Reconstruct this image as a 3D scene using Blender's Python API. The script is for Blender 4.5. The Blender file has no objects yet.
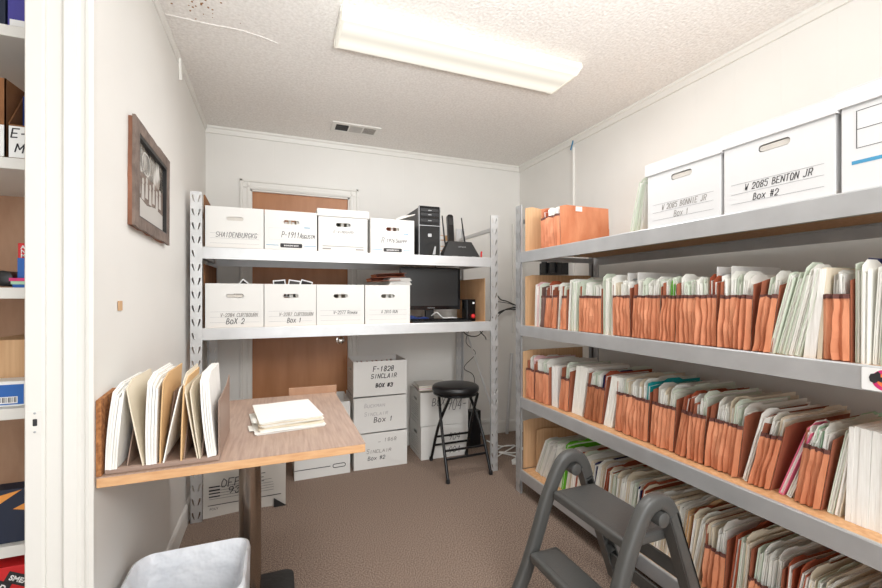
import bpy, math, random
from math import sin, cos, pi, radians as R
from mathutils import Vector, Matrix, noise
from mathutils.geometry import tessellate_polygon
random.seed(11)
sc = bpy.context.scene
C = sc.collection

# ------------------------------------------------------------------ materials
def lin(c):
    out = []
    for v in c:
        v /= 255.0
        out.append(v / 12.92 if v <= 0.04045 else ((v + 0.055) / 1.055) ** 2.4)
    return (*out, 1.0)

MATS = {}
def mat(name, rgb, rough=0.6, metal=0.0, rgb2=None, scale=8.0, stretch=(1, 1, 1), bump=0.0, bscale=None,
        detail=4.0, contrast=(0.3, 0.7), spec=0.5, emit=None, estr=0.0, trans=0.0, alpha=None, btype='noise', bdist=0.01, sss=0.0):
    m = bpy.data.materials.new(name); m.use_nodes = True
    nt = m.node_tree; b = nt.nodes['Principled BSDF']
    b.inputs['Base Color'].default_value = lin(rgb)
    b.inputs['Roughness'].default_value = rough
    b.inputs['Metallic'].default_value = metal
    b.inputs['Specular IOR Level'].default_value = spec
    if emit: b.inputs['Emission Color'].default_value = lin(emit); b.inputs['Emission Strength'].default_value = estr
    if trans: b.inputs['Transmission Weight'].default_value = trans
    if alpha is not None: b.inputs['Alpha'].default_value = alpha
    if rgb2 or bump:
        tc = nt.nodes.new('ShaderNodeTexCoord'); mp = nt.nodes.new('ShaderNodeMapping')
        mp.inputs['Scale'].default_value = stretch
        nt.links.new(tc.outputs['Object'], mp.inputs['Vector'])
    if rgb2:
        n = nt.nodes.new('ShaderNodeTexNoise'); n.inputs['Scale'].default_value = scale; n.inputs['Detail'].default_value = detail
        r = nt.nodes.new('ShaderNodeValToRGB')
        r.color_ramp.elements[0].position = contrast[0]; r.color_ramp.elements[1].position = contrast[1]
        r.color_ramp.elements[0].color = lin(rgb); r.color_ramp.elements[1].color = lin(rgb2)
        nt.links.new(mp.outputs['Vector'], n.inputs['Vector']); nt.links.new(n.outputs['Fac'], r.inputs['Fac'])
        nt.links.new(r.outputs['Color'], b.inputs['Base Color'])
    if bump:
        if btype == 'voronoi':
            t = nt.nodes.new('ShaderNodeTexVoronoi'); o = t.outputs['Distance']
        else:
            t = nt.nodes.new('ShaderNodeTexNoise'); t.inputs['Detail'].default_value = 3.0; o = t.outputs['Fac']
        t.inputs['Scale'].default_value = bscale or scale
        bp = nt.nodes.new('ShaderNodeBump'); bp.inputs['Strength'].default_value = bump; bp.inputs['Distance'].default_value = bdist
        nt.links.new(mp.outputs['Vector'], t.inputs['Vector']); nt.links.new(o, bp.inputs['Height'])
        nt.links.new(bp.outputs['Normal'], b.inputs['Normal'])
    MATS[name] = m
    return m

mat('wall_paint', (223, 221, 216), 0.55, rgb2=(230, 228, 223), scale=1.5, bump=0.05, bscale=60)
mat('trim_paint', (224, 222, 216), 0.4)
mat('ceiling_texture', (224, 220, 215), 0.9, rgb2=(241, 238, 234), scale=80, detail=3, contrast=(.3, .7), bump=0.55, bscale=75, bdist=0.009)  # two-tone mottle paints in bump shading that needs grazing light to show
mat('carpet', (96, 80, 70), 1.0, rgb2=(172, 152, 137), scale=190, detail=8, contrast=(0.38, 0.62), bump=0.5, bscale=260, spec=0.1)
mat('galvanised', (204, 205, 205), 0.38, 0.5, rgb2=(216, 217, 217), scale=9, stretch=(1, 1, 1))
mat('galvanised_dull', (180, 181, 182), 0.40, 0.5, rgb2=(194, 195, 196), scale=8)
mat('particle_board', (196, 146, 100), 0.6, rgb2=(222, 178, 132), scale=60, detail=8)
mat('cardboard', (192, 152, 112), 0.85, rgb2=(210, 172, 132), scale=5, stretch=(14, 14, 0.6))
mat('carton_brown', (120, 78, 46), 0.85, rgb2=(150, 102, 64), scale=12)
mat('cork_edge', (126, 78, 44), 0.95, rgb2=(186, 128, 78), scale=90, bump=0.5, bscale=120)
mat('box_white', (226, 225, 221), 0.55)
mat('box_white_right', (222, 222, 222), 0.5)
mat('box_dull', (205, 200, 192), 0.7)
mat('ink', (38, 36, 42), 0.6)
mat('pencil', (150, 146, 142), 0.7)
mat('faint_ink', (188, 186, 186), 0.7)
mat('line_grey', (150, 152, 158), 0.7)
mat('print_blue', (70, 150, 190), 0.6)
mat('print_orange', (232, 160, 110), 0.6)
mat('logo_black', (40, 40, 42), 0.6)
mat('white_print', (238, 238, 236), 0.6)
mat('paper', (244, 243, 239), 0.8, rgb2=(230, 228, 222), scale=30, stretch=(0.4, 12, 0.4))
mat('folder_white', (240, 239, 232), 0.75)
mat('folder_green', (214, 222, 206), 0.75)
mat('folder_mint', (172, 208, 178), 0.7)
mat('folder_manila', (224, 212, 190), 0.75)
mat('folder_tan', (214, 176, 128), 0.75)
mat('folder_grey', (214, 212, 206), 0.75)
mat('folder_pink', (232, 190, 192), 0.75)
mat('folder_hotpink', (226, 110, 140), 0.7)
mat('folder_teal', (24, 156, 160), 0.5)
mat('folder_blue', (44, 104, 170), 0.6)
mat('folder_navy', (32, 40, 92), 0.6)
mat('folder_lime', (104, 186, 40), 0.5)
mat('folder_rust', (168, 84, 54), 0.7)
mat('folder_orange', (226, 150, 70), 0.7)
mat('wallet_cover', (158, 92, 66), 0.7, rgb2=(172, 104, 78), scale=6)
mat('wallet_gusset', (186, 112, 76), 0.75, rgb2=(212, 146, 110), scale=14, stretch=(1, 1, 0.35), bump=0.5, bscale=22, bdist=0.010)
mat('wallet_gusset_dark', (158, 96, 62), 0.75, rgb2=(176, 112, 76), scale=10, stretch=(1, 1, 0.25), bump=0.3, bscale=30)
mat('wallet_brown', (112, 84, 76), 0.7, rgb2=(130, 100, 92), scale=10)
mat('wallet_band', (92, 52, 44), 0.7)
mat('maroon', (88, 30, 34), 0.6)
mat('laminate', (158, 130, 114), 0.35, rgb2=(186, 160, 142), scale=6, stretch=(16, 1.2, 8), detail=6, bump=0.05, bscale=20)
mat('oak_edge', (216, 172, 126), 0.5, rgb2=(200, 150, 104), scale=9, stretch=(2, 2, 14))
mat('door_veneer', (166, 108, 62), 0.4, rgb2=(184, 126, 80), scale=2.6, stretch=(5, 5, 0.7), detail=8)
mat('steel_column', (138, 128, 118), 0.22, 1.0, rgb2=(176, 160, 146), scale=14, stretch=(1, 1, 0.3))
mat('black_cast', (30, 29, 28), 0.55, bump=0.2, bscale=60)
mat('black_plastic', (22, 22, 24), 0.35)
mat('black_gloss', (16, 16, 18), 0.15)
mat('black_vinyl', (20, 20, 22), 0.32)
mat('dark_grey_plastic', (78, 78, 76), 0.36, bump=0.08, bscale=150)
mat('screen', (46, 46, 46), 0.25)
mat('silver', (176, 178, 180), 0.3, 0.8)
mat('chrome', (215, 212, 206), 0.15, 1.0)
mat('stool_metal', (26, 26, 28), 0.25, 0.3)
mat('liner', (236, 239, 243), 0.28, rgb2=(224, 228, 234), scale=6, bump=0.8, bscale=12, bdist=0.03)
mat('can_grey', (90, 90, 90), 0.5)
mat('sorter', (150, 126, 112), 0.45)
mat('frame_wood', (98, 84, 76), 0.75, rgb2=(130, 114, 104), scale=7, stretch=(3, 3, 3), bump=0.5, bscale=14)
mat('frame_wood_raw', (158, 108, 84), 0.85, rgb2=(120, 80, 60), scale=10, bump=0.4, bscale=30)
mat('frame_black', (24, 22, 22), 0.5)
mat('cable_black', (24, 24, 24), 0.5)
mat('cable_white', (228, 228, 224), 0.5)
mat('tape_blue', (60, 130, 170), 0.6)
mat('red', (206, 34, 38), 0.5)
mat('blue_box', (30, 96, 176), 0.5)
mat('navy', (24, 34, 56), 0.5)
mat('purple_blue', (70, 66, 150), 0.5)
mat('magenta', (206, 40, 110), 0.5)
mat('bag_blue', (30, 56, 120), 0.3)
mat('orange', (244, 128, 72), 0.6)
mat('stain', (150, 110, 74), 0.9)
mat('diffuser', (190, 187, 176), 0.35, emit=(255, 252, 240), estr=1.0)
mat('diffuser_side', (215, 213, 204), 0.35, emit=(255, 250, 232), estr=0.2)
mat('vent_dark', (70, 68, 66), 0.7)
mat('vent_grey', (186, 182, 176), 0.5)
mat('board_brown', (168, 128, 100), 0.6, rgb2=(180, 142, 114), scale=8, stretch=(4, 1, 1))

# the photo in the frame: a plain grey-and-white print
def photo_mat():
    m = bpy.data.materials.new('old_print'); m.use_nodes = True
    nt = m.node_tree; b = nt.nodes['Principled BSDF']; b.inputs['Roughness'].default_value = 0.12
    tc = nt.nodes.new('ShaderNodeTexCoord')
    mp = nt.nodes.new('ShaderNodeMapping'); mp.inputs['Scale'].default_value = (1, 14, 9)
    n = nt.nodes.new('ShaderNodeTexNoise'); n.inputs['Scale'].default_value = 1.0; n.inputs['Detail'].default_value = 5
    r = nt.nodes.new('ShaderNodeValToRGB')
    e = r.color_ramp.elements; e[0].position = .36; e[1].position = .66
    e[0].color = lin((50, 46, 42)); e[1].color = lin((206, 204, 198))
    x = e.new(.5); x.color = lin((120, 112, 102))
    nt.links.new(tc.outputs['Object'], mp.inputs['Vector']); nt.links.new(mp.outputs['Vector'], n.inputs['Vector'])
    nt.links.new(n.outputs['Fac'], r.inputs['Fac']); nt.links.new(r.outputs['Color'], b.inputs['Base Color'])
    MATS['old_print'] = m
photo_mat()

def diffuser_bands():
    m = MATS['diffuser']; nt = m.node_tree; b = nt.nodes['Principled BSDF']
    tc = nt.nodes.new('ShaderNodeTexCoord'); sp = nt.nodes.new('ShaderNodeSeparateXYZ'); nt.links.new(tc.outputs['Object'], sp.inputs[0])
    def mt(op, a, v):
        n = nt.nodes.new('ShaderNodeMath'); n.operation = op; nt.links.new(a, n.inputs[0])
        if v is not None: n.inputs[1].default_value = v
        return n.outputs[0]
    y = mt('ABSOLUTE', sp.outputs[1], None); y = mt('SUBTRACT', y, .062); y = mt('MULTIPLY', y, 46); y = mt('COSINE', y, None)
    y = mt('MULTIPLY', y, .10); y = mt('ADD', y, .36)
    nt.links.new(y, b.inputs['Emission Strength'])
diffuser_bands()
# faint vertical panel grooves on the painted wall panelling
def groove(name, axis):
    m = MATS['wall_paint'].copy(); m.name = name
    nt = m.node_tree; b = nt.nodes['Principled BSDF']
    tc = nt.nodes.new('ShaderNodeTexCoord'); sp = nt.nodes.new('ShaderNodeSeparateXYZ')
    nt.links.new(tc.outputs['Object'], sp.inputs[0])
    md = nt.nodes.new('ShaderNodeMath'); md.operation = 'MODULO'; md.inputs[1].default_value = 0.2
    ad = nt.nodes.new('ShaderNodeMath'); ad.operation = 'ADD'; ad.inputs[1].default_value = 10.03
    lt = nt.nodes.new('ShaderNodeMath'); lt.operation = 'GREATER_THAN'; lt.inputs[1].default_value = 0.004
    nt.links.new(sp.outputs[axis], ad.inputs[0]); nt.links.new(ad.outputs[0], md.inputs[0]); nt.links.new(md.outputs[0], lt.inputs[0])
    bp = nt.nodes.new('ShaderNodeBump'); bp.inputs['Strength'].default_value = .35; bp.inputs['Distance'].default_value = .002
    nt.links.new(lt.outputs[0], bp.inputs['Height']); nt.links.new(bp.outputs['Normal'], b.inputs['Normal'])
    MATS[name] = m
groove('panel_x', 0); groove('panel_y', 1)

# ------------------------------------------------------------------ mesh helpers
class MB:
    def __init__(s): s.v = []; s.f = []; s.m = []; s.mi = 0; s.T = None
    def add(s, vs, fs):
        n = len(s.v)
        if s.T is not None: vs = [s.T @ Vector(p) for p in vs]
        s.v += [tuple(p) for p in vs]
        for f in fs: s.f.append(tuple(i + n for i in f)); s.m.append(s.mi)
        return s
    def box(s, x0, x1, y0, y1, z0, z1):
        return s.add([(x0, y0, z0), (x1, y0, z0), (x1, y1, z0), (x0, y1, z0), (x0, y0, z1), (x1, y0, z1), (x1, y1, z1), (x0, y1, z1)],
                     [(0, 3, 2, 1), (4, 5, 6, 7), (0, 1, 5, 4), (1, 2, 6, 5), (2, 3, 7, 6), (3, 0, 4, 7)])
    def prism(s, poly, a, b, ax='y'):
        # poly in the plane across ax: x -> (y,z), y -> (x,z), z -> (x,y)
        def P(p, h):
            return {'x': (h, p[0], p[1]), 'y': (p[0], h, p[1]), 'z': (p[0], p[1], h)}[ax]
        n = len(poly)
        vs = [P(p, a) for p in poly] + [P(p, b) for p in poly]
        fs = [tuple(range(n)), tuple(range(2 * n - 1, n - 1, -1))]
        for i in range(n): j = (i + 1) % n; fs.append((i, i + n, j + n, j))
        return s.add(vs, fs)
    def plate(s, outer, holes, M, t):
        # flat plate with real holes; 2D outline in local XY, thickness t along local -Z
        loops = [[Vector((p[0], p[1], 0)) for p in outer]] + [[Vector((p[0], p[1], 0)) for p in h] for h in holes]
        tris = tessellate_polygon(loops)
        flat = [p for l in loops for p in l]; n = len(flat)
        vs = [M @ p for p in flat] + [M @ (p + Vector((0, 0, -t))) for p in flat]
        fs = [tuple(q) for q in tris] + [tuple(i + n for i in reversed(q)) for q in tris]
        k = 0
        for l in loops:
            L = len(l)
            for i in range(L):
                a = k + i; b = k + (i + 1) % L; fs.append((a, b, b + n, a + n))
            k += L
        return s.add(vs, fs)
    def tube(s, pts, r, n=8, r2=None, closed=False, up=None, power=1.0):
        # r: radius, or (a, b) half sizes of a rounded section, b along the binormal
        pts = [Vector(p) for p in pts]; N = len(pts); base = []
        prev = None
        for i, p in enumerate(pts):
            if closed: t = pts[(i + 1) % N] - pts[i - 1]
            else: t = pts[min(i + 1, N - 1)] - pts[max(i - 1, 0)]
            t.normalize()
            if up is not None: bn = Vector(up)
            elif prev is None:
                bn = Vector((0, 0, 1)) if abs(t.z) < .9 else Vector((1, 0, 0))
            else: bn = prev
            nn = bn.cross(t); nn.normalize(); bb = t.cross(nn); bb.normalize(); prev = bb
            a, b = (r if isinstance(r, tuple) else (r, r))
            if r2 is not None and not isinstance(r, tuple): a = b = r + (r2 - r) * i / (N - 1)
            for k in range(n):
                w = 2 * pi * (k + .5) / n; c_, s_ = cos(w), sin(w)
                c_ = math.copysign(abs(c_) ** power, c_); s_ = math.copysign(abs(s_) ** power, s_)
                base.append(p + nn * a * c_ + bb * b * s_)
        fs = []
        for i in range(N if closed else N - 1):
            j = (i + 1) % N
            for k in range(n):
                l = (k + 1) % n; fs.append((i * n + k, i * n + l, j * n + l, j * n + k))
        if not closed: fs += [tuple(range(n - 1, -1, -1)), tuple((N - 1) * n + k for k in range(n))]
        return s.add(base, fs)
    def lathe(s, prof, c=(0, 0, 0), n=24):
        vs = []; fs = []; N = len(prof)
        for (r, z) in prof:
            for k in range(n): w = 2 * pi * k / n; vs.append((c[0] + r * cos(w), c[1] + r * sin(w), c[2] + z))
        for i in range(N - 1):
            for k in range(n): l = (k + 1) % n; fs.append((i * n + k, i * n + l, (i + 1) * n + l, (i + 1) * n + k))
        fs += [tuple(range(n - 1, -1, -1)), tuple((N - 1) * n + k for k in range(n))]
        return s.add(vs, fs)
    def slab(s, x0, d, y0, t, ztop, bend=None, nx=5, nz=5, z0=0.0, shear=0.0):
        # thin upright sheet lying along x, thickness t along y, top edge ztop(u)
        zt = ztop if callable(ztop) else (lambda u: ztop)
        vs = []; fs = []
        W = nz + 1
        for sd in (0, 1):
            for i in range(nx + 1):
                u = i / nx
                for j in range(W):
                    v = j / nz; z = z0 + v * (zt(u) - z0)
                    vs.append((x0 + d * u, y0 + sd * t + (bend(u, v) if bend else 0) - z * shear, z))
        o = (nx + 1) * W
        for i in range(nx):
            for j in range(nz):
                a = i * W + j; fs.append((a, a + W, a + W + 1, a + 1)); b = a + o; fs.append((b, b + 1, b + W + 1, b + W))
            a = i * W; fs.append((a, a + o, a + W + o, a + W)); a += nz; fs.append((a, a + W, a + W + o, a + o))
        for j in range(nz):
            fs.append((j, j + 1, j + 1 + o, j + o)); a = nx * W + j; fs.append((a, a + o, a + 1 + o, a + 1))
        return s.add(vs, fs)
    def mesh(s, name, mats, smooth=False):
        me = bpy.data.meshes.new(name); me.from_pydata(s.v, [], s.f)
        ml = mats if isinstance(mats, (list, tuple)) else [mats]
        for m in ml: me.materials.append(MATS[m])
        if len(ml) > 1: me.polygons.foreach_set('material_index', s.m)
        me.update()
        import bmesh
        bm = bmesh.new(); bm.from_mesh(me); bmesh.ops.recalc_face_normals(bm, faces=bm.faces); bm.to_mesh(me); bm.free()
        if smooth:
            me.polygons.foreach_set('use_smooth', [True] * len(me.polygons))
            try: me.set_sharp_from_angle(angle=R(38))
            except Exception: pass
        return me
    def build(s, name, mats, parent=None, bevel=0, smooth=False, segs=2):
        o = bpy.data.objects.new(name, s.mesh(name, mats, smooth)); C.objects.link(o)
        if parent is not None: o.parent = parent
        if bevel:
            b = o.modifiers.new('Bevel', 'BEVEL'); b.width = bevel; b.segments = segs; b.limit_method = 'ANGLE'; b.angle_limit = R(40)
        return o

def tag(o, label=None, cat=None, group=None, kind=None):
    if label: o['label'] = label
    if cat: o['category'] = cat
    if group: o['group'] = group
    if kind: o['kind'] = kind
    return o
def thing(name, label, cat, loc=(0, 0, 0), rz=0.0, group=None):
    o = bpy.data.objects.new(name, None); C.objects.link(o); o.location = loc; o.rotation_euler = (0, 0, rz)
    o.empty_display_size = .05
    return tag(o, label, cat, group)
def struct(o): o['kind'] = 'structure'; return o
def part(mb, name, m, parent, bevel=0, smooth=False, label=None):
    o = mb.build(name, m, parent, bevel, smooth)
    if label: o['label'] = label
    return o
def curve_pts(pts, n=6):
    # Catmull-Rom through the points
    P = [Vector(p) for p in pts]; P = [2 * P[0] - P[1]] + P + [2 * P[-1] - P[-2]]; out = []
    for i in range(1, len(P) - 2):
        for k in range(n):
            t = k / n; a, b, c, d = P[i - 1:i + 3]
            out.append(.5 * ((2 * b) + (c - a) * t + (2 * a - 5 * b + 4 * c - d) * t * t + (3 * b - a - 3 * c + d) * t ** 3))
    out.append(P[-2]); return out
def oval(cx, cy, w, h, n=16):
    r = h / 2; out = []
    for k in range(n):
        a = 2 * pi * k / n
        x = cos(a) * r + (w / 2 - r if cos(a) > 0 else -(w / 2 - r)); out.append((cx + x, cy + sin(a) * r))
    return out
def rect(x0, x1, y0, y1): return [(x0, y0), (x1, y0), (x1, y1), (x0, y1)]
def rrect(hx, hy, r, n=4, cx=0, cy=0):
    out = []
    for (sx, sy, a0) in ((1, 1, 0), (-1, 1, 90), (-1, -1, 180), (1, -1, 270)):
        for k in range(n + 1):
            a = R(a0 + 90 * k / n); out.append((cx + sx * (hx - r) + r * cos(a), cy + sy * (hy - r) + r * sin(a)))
    return out

# single-stroke letters on a 4 x 6 grid, drawn as ribbons of marker ink
G = {'A': '00 26 40|12 32', 'B': '00 06 26 35 34 23 03|23 42 41 20 00', 'C': '45 26 16 04 02 10 20 41', 'D': '00 06 26 44 42 20 00',
 'E': '40 00 06 46|03 33', 'F': '00 06 46|03 33', 'G': '45 26 16 04 02 10 30 42 22', 'H': '00 06|40 46|03 43', 'I': '20 26', 'J': '01 10 20 31 36',
 'K': '00 06|46 02|13 40', 'L': '06 00 40', 'M': '00 06 22 46 40', 'N': '00 06 40 46', 'O': '10 02 04 16 26 44 42 30 10', 'P': '00 06 36 45 44 33 03',
 'Q': '10 02 04 16 26 44 42 30 10|21 40', 'R': '00 06 36 45 44 33 03|23 40', 'S': '01 10 30 41 42 33 13 04 05 16 36 45', 'T': '20 26|06 46',
 'U': '06 01 10 30 41 46', 'V': '06 20 46', 'W': '06 10 23 30 46', 'X': '00 46|06 40', 'Y': '06 23 46|23 20', 'Z': '06 46 00 40',
 '0': '10 02 04 16 26 44 42 30 10', '1': '14 26 20', '2': '04 16 26 45 43 00 40', '3': '05 16 36 45 34 23 34 42 30 10 01', '4': '30 36 02 42',
 '5': '46 06 04 34 42 30 10 01', '6': '36 14 02 10 30 42 33 13 02', '7': '06 46 10', '8': '23 04 16 36 44 23 02 10 30 42 23', '9': '44 33 13 04 16 36 44 20',
 '-': '03 33', '#': '10 16|30 36|02 42|04 44', '.': '10 11', '_': '00 40', "'": '25 26', '/': '00 46'}
def scribble(mb, text, M, x, y, h, adv=None, th=.0016, jit=.25, slant=.18, seed=1):
    rnd = random.Random(seed); adv = adv or h * .72; cw = adv * .68
    for ch in text:
        g = G.get(ch.upper())
        k = .72 if ch.islower() else 1.0
        if g:
            for st in g.split('|'):
                pts = []
                for q in st.split():
                    gx = int(q[0]) / 4 + rnd.uniform(-jit, jit) / 4; gy = int(q[1]) / 6 * k + rnd.uniform(-jit, jit) / 6
                    pts.append(Vector((x + gx * cw + gy * h * slant, y + gy * h, 0)))
                for a, b in zip(pts, pts[1:]):
                    d = b - a
                    if d.length < 1e-5: continue
                    d.normalize(); n = Vector((-d.y, d.x, 0)) * th * .66; e = d * th * .35
                    q = [a - e - n, b + e - n, b + e + n, a - e + n]
                    vs = [M @ p for p in q] + [M @ (p + Vector((0, 0, .0005))) for p in q]
                    mb.add(vs, [(3, 2, 1, 0), (4, 5, 6, 7), (0, 1, 5, 4), (1, 2, 6, 5), (2, 3, 7, 6), (3, 0, 4, 7)])
        x += adv * (1 if ch != ' ' else .8)
    return x
def strip(mb, M, x0, x1, y0, y1, t=.0005):
    q = [Vector((x0, y0, 0)), Vector((x1, y0, 0)), Vector((x1, y1, 0)), Vector((x0, y1, 0))]
    mb.add([M @ p for p in q] + [M @ (p + Vector((0, 0, t))) for p in q], [(3, 2, 1, 0), (4, 5, 6, 7), (0, 1, 5, 4), (1, 2, 6, 5), (2, 3, 7, 6), (3, 0, 4, 7)])
def lettering(body, size, M, m, parent, name='lettering', bold=0.0, align='CENTER'):
    c = bpy.data.curves.new('t', 'FONT'); c.body = body; c.size = size; c.extrude = .0003; c.align_x = align; c.offset = bold; c.resolution_u = 3
    o = bpy.data.objects.new('t', c); C.objects.link(o); bpy.context.view_layer.update()
    me = bpy.data.meshes.new_from_object(o.evaluated_get(bpy.context.evaluated_depsgraph_get()))
    bpy.data.objects.remove(o); me.transform(M); me.materials.clear(); me.materials.append(MATS[m]); me.name = name
    o = bpy.data.objects.new(name, me); C.objects.link(o); o.parent = parent
    return o
FRONT = Matrix.Rotation(R(90), 4, 'X')        # local XY plane -> XZ plane, facing -Y
def front(y, z=0, x=0): return Matrix.Translation((x, y, z)) @ FRONT
ENDF = Matrix(((0, 0, -1, 0), (-1, 0, 0, 0), (0, 1, 0, 0), (0, 0, 0, 1)))   # faces -X, reads toward -Y
def left_face(x, y=0, z=0): return Matrix.Translation((x, y, z)) @ ENDF

# ------------------------------------------------------------------ room
LX, RX, BY, CH = -.458, 2.09, 3.325, 2.44
struct(MB().box(-1.75, RX + .1, -1.3, BY + .1, -.08, 0).build('floor', 'carpet'))
struct(MB().box(-1.75, RX + .1, -1.3, BY + .1, CH, CH + .08).build('ceiling', 'ceiling_texture'))
struct(MB().box(RX, RX + .1, -1.3, BY + .1, 0, CH).build('wall_right', 'panel_y'))
struct(MB().prism([(-.60, 1.386), (LX, 1.386), (LX - .019, BY), (-.60, BY)], 0, CH, 'z').build('wall_left', 'panel_y'))
WA = math.atan(.019 / (BY - 1.386))
struct(MB().box(-1.75, -1.65, -1.3, 2.16, 0, CH).build('wall_closet_side', 'wall_paint'))
struct(MB().box(-1.65, -.60, 2.06, 2.16, 0, CH).build('wall_closet_rear', 'wall_paint'))
DX0, DX1, DZ = -.19, .525, 2.02
w = MB(); M = front(BY)
w.plate([(-.6, 0), (DX0, 0), (DX0, DZ), (DX1, DZ), (DX1, 0), (RX + .1, 0), (RX + .1, CH), (-.6, CH)], [], M, .1)
struct(w.build('wall_back', 'panel_x'))
d = struct(MB().box(DX0 + .012, DX1 - .012, BY + .02, BY + .06, .01, DZ - .012).build('door_1', 'door_veneer'))
kn = MB(); kn.T = Matrix.Translation((.455, BY + .02, .895)) @ Matrix.Rotation(R(90), 4, 'X')
kn.lathe([(.032, 0), (.032, .004), (.012, .008), (.011, .03), (.022, .038), (.027, .05), (.022, .062), (.008, .066)]); part(kn, 'door_knob', 'chrome', d, smooth=True)
jm = MB(); jm.box(DX0, DX0 + .012, BY, BY + .09, 0, DZ); jm.box(DX1 - .012, DX1, BY, BY + .09, 0, DZ); jm.box(DX0, DX1, BY, BY + .09, DZ - .012, DZ)
struct(jm.build('trim_1', 'trim_paint'))
def casing_prof(w0): return [(0, 0), (0, -.010), (.012, -.014), (.02, -.014), (.024, -.010), (.048, -.012), (.054, -.018), (.066, -.018), (.07, 0)]
cs = MB()
cs.prism([(DX0 - x, BY + y) for x, y in casing_prof(0)], 0, DZ + .07, 'z')
cs.prism([(DX1 + x, BY + y) for x, y in casing_prof(0)], 0, DZ + .07, 'z')
cs.prism([(BY + y, DZ + x) for x, y in casing_prof(0)], DX0 - .07, DX1 + .07, 'x')
struct(cs.build('trim_2', 'trim_paint'))
# crown strips where walls meet ceiling
cr = [(0, 0), (-.012, 0), (-.014, .012), (-.018, .03), (-.026, .036), (-.028, .048), (0, .048)]
struct(MB().prism([(BY + a, CH - .048 + b) for a, b in cr], LX - .02, RX, 'x').build('trim_3', 'trim_paint'))
struct(MB().prism([(RX + a, CH - .048 + b) for a, b in cr], -1.3, BY, 'y').build('trim_4', 'trim_paint'))
def along_left(poly, nm, m):
    mb = MB(); mb.prism(poly, 0, BY - 1.40, 'y'); o = mb.build(nm, m); o.location = (LX, 1.40, 0); o.rotation_euler = (0, 0, WA); return struct(o)
along_left([(-a * .5, CH - .035 + b * .7) for a, b in cr], 'trim_5', 'wall_paint')
bb = [(0, 0), (-.012, 0), (-.012, .09), (-.006, .105), (0, .108)]
along_left([(-a, b) for a, b in bb], 'baseboard_left', 'trim_paint')
b2 = MB(); b2.prism([(BY + a, b) for a, b in bb], LX - .02, DX0 - .07, 'x'); b2.prism([(BY + a, b) for a, b in bb], DX1 + .07, RX, 'x')
struct(b2.build('baseboard_back', 'trim_paint'))
struct(MB().prism([(RX + a, b) for a, b in bb], -1.3, BY, 'y').build('baseboard_right', 'trim_paint'))
# door casing and jamb at the near end of the left wall
jb = MB()
jb.prism([(-.458, 1.386), (-.458, 1.366), (-.466, 1.360), (-.474, 1.362), (-.478, 1.370), (-.488, 1.372), (-.494, 1.366), (-.520, 1.364), (-.527, 1.372), (-.5275, 1.378),
          (-.561, 1.378), (-.5615, 1.372), (-.568, 1.3705), (-.600, 1.3705), (-.603, 1.374), (-.603, 1.46), (-.600, 1.46), (-.600, 1.386)], 0, CH, 'z')
jo = struct(jb.build('trim_6', 'trim_paint'))
sp = MB(); M = front(1.3705, .912, -.583)
sp.plate(rrect(.0165, .03, .004), [rrect(.006, .011, .003, cx=.002)], M, -.0012)
part(sp, 'strike_plate', 'trim_paint', jo)
sh = MB(); sh.plate(rrect(.0045, .009, .002, cx=.002), [], front(1.3704, .912, -.583), -.0004); part(sh, 'strike_hole', 'logo_black', jo)
for dz in (-.024, .024):
    q = MB(); q.T = front(1.3695, .912 + dz, -.581); q.lathe([(.003, -.001), (.003, .0006), (.001, .001)], n=10); part(q, 'screw', 'silver', jo)
# wall marks
pt = MB(); pt.box(LX, LX + .002, 1.545, 1.58, 1.192, 1.222); tag(pt.build('wall_patch', 'cardboard'), 'small square tan patch on the left wall below the framed picture', 'patch')
pe = MB(); pe.slab(0, .012, 0, .002, .10, bend=lambda u, v: .02 * (1 - v)); o = pe.build('peeling_strip', 'trim_paint', smooth=False)
o.location = (LX - .006, 2.40, 2.325); tag(o, 'thin white strip curling off the left wall near the ceiling', 'strip')
# ceiling seam and brown spots
sm = MB(); pts = [(LX + .01, 2.085, CH), (-.3, 2.09, CH), (-.16, 2.085, CH), (-.08, 2.10, CH), (0, 2.13, CH)]
sm.prism([(p[0], p[1]) for p in pts] + [(p[0], p[1] - .012) for p in reversed(pts)], CH - .0022, CH, 'z')
struct(sm.build('trim_7', 'ceiling_texture'))
rs = random.Random(4); stn = MB()
for i in range(26):
    r = rs.uniform(.0015, .005); cx = rs.gauss(-.30, .05); cy = rs.gauss(1.97, .045)
    stn.prism([(cx + r * cos(a) * rs.uniform(.6, 1.2), cy + r * sin(a) * rs.uniform(.6, 1.2)) for a in [2 * pi * k / 7 for k in range(7)]], CH - .0015, CH, 'z')
tag(stn.build('ceiling_spots', 'stain'), 'small brown mould spots on the ceiling above the framed picture', 'stain', kind='stuff')

# ceiling light
L = thing('ceiling_light', 'long white wraparound fluorescent light fixture on the textured ceiling', 'ceiling light', (.838, 1.84, CH))
p = MB(); p.box(-.60, .60, -.10, .10, -.03, 0); part(p, 'housing', 'trim_paint', L)
hw = [(-.140, -.022), (-.138, -.044), (-.10, -.064), (.10, -.064), (.138, -.044), (.140, -.022), (.13, -.012), (-.13, -.012)]
p = MB(); p.prism(hw, -.585, .585, 'x'); part(p, 'diffuser', 'diffuser', L)
for s_ in (-1, 1):
    p = MB(); e = [(a * 1.03, b - .002 if b < -.02 else b) for a, b in hw]; a_, b_ = sorted((s_ * .585, s_ * .597)); p.prism(e, a_, b_, 'x'); part(p, 'end_cap', 'diffuser_side', L, bevel=.002)
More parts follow.
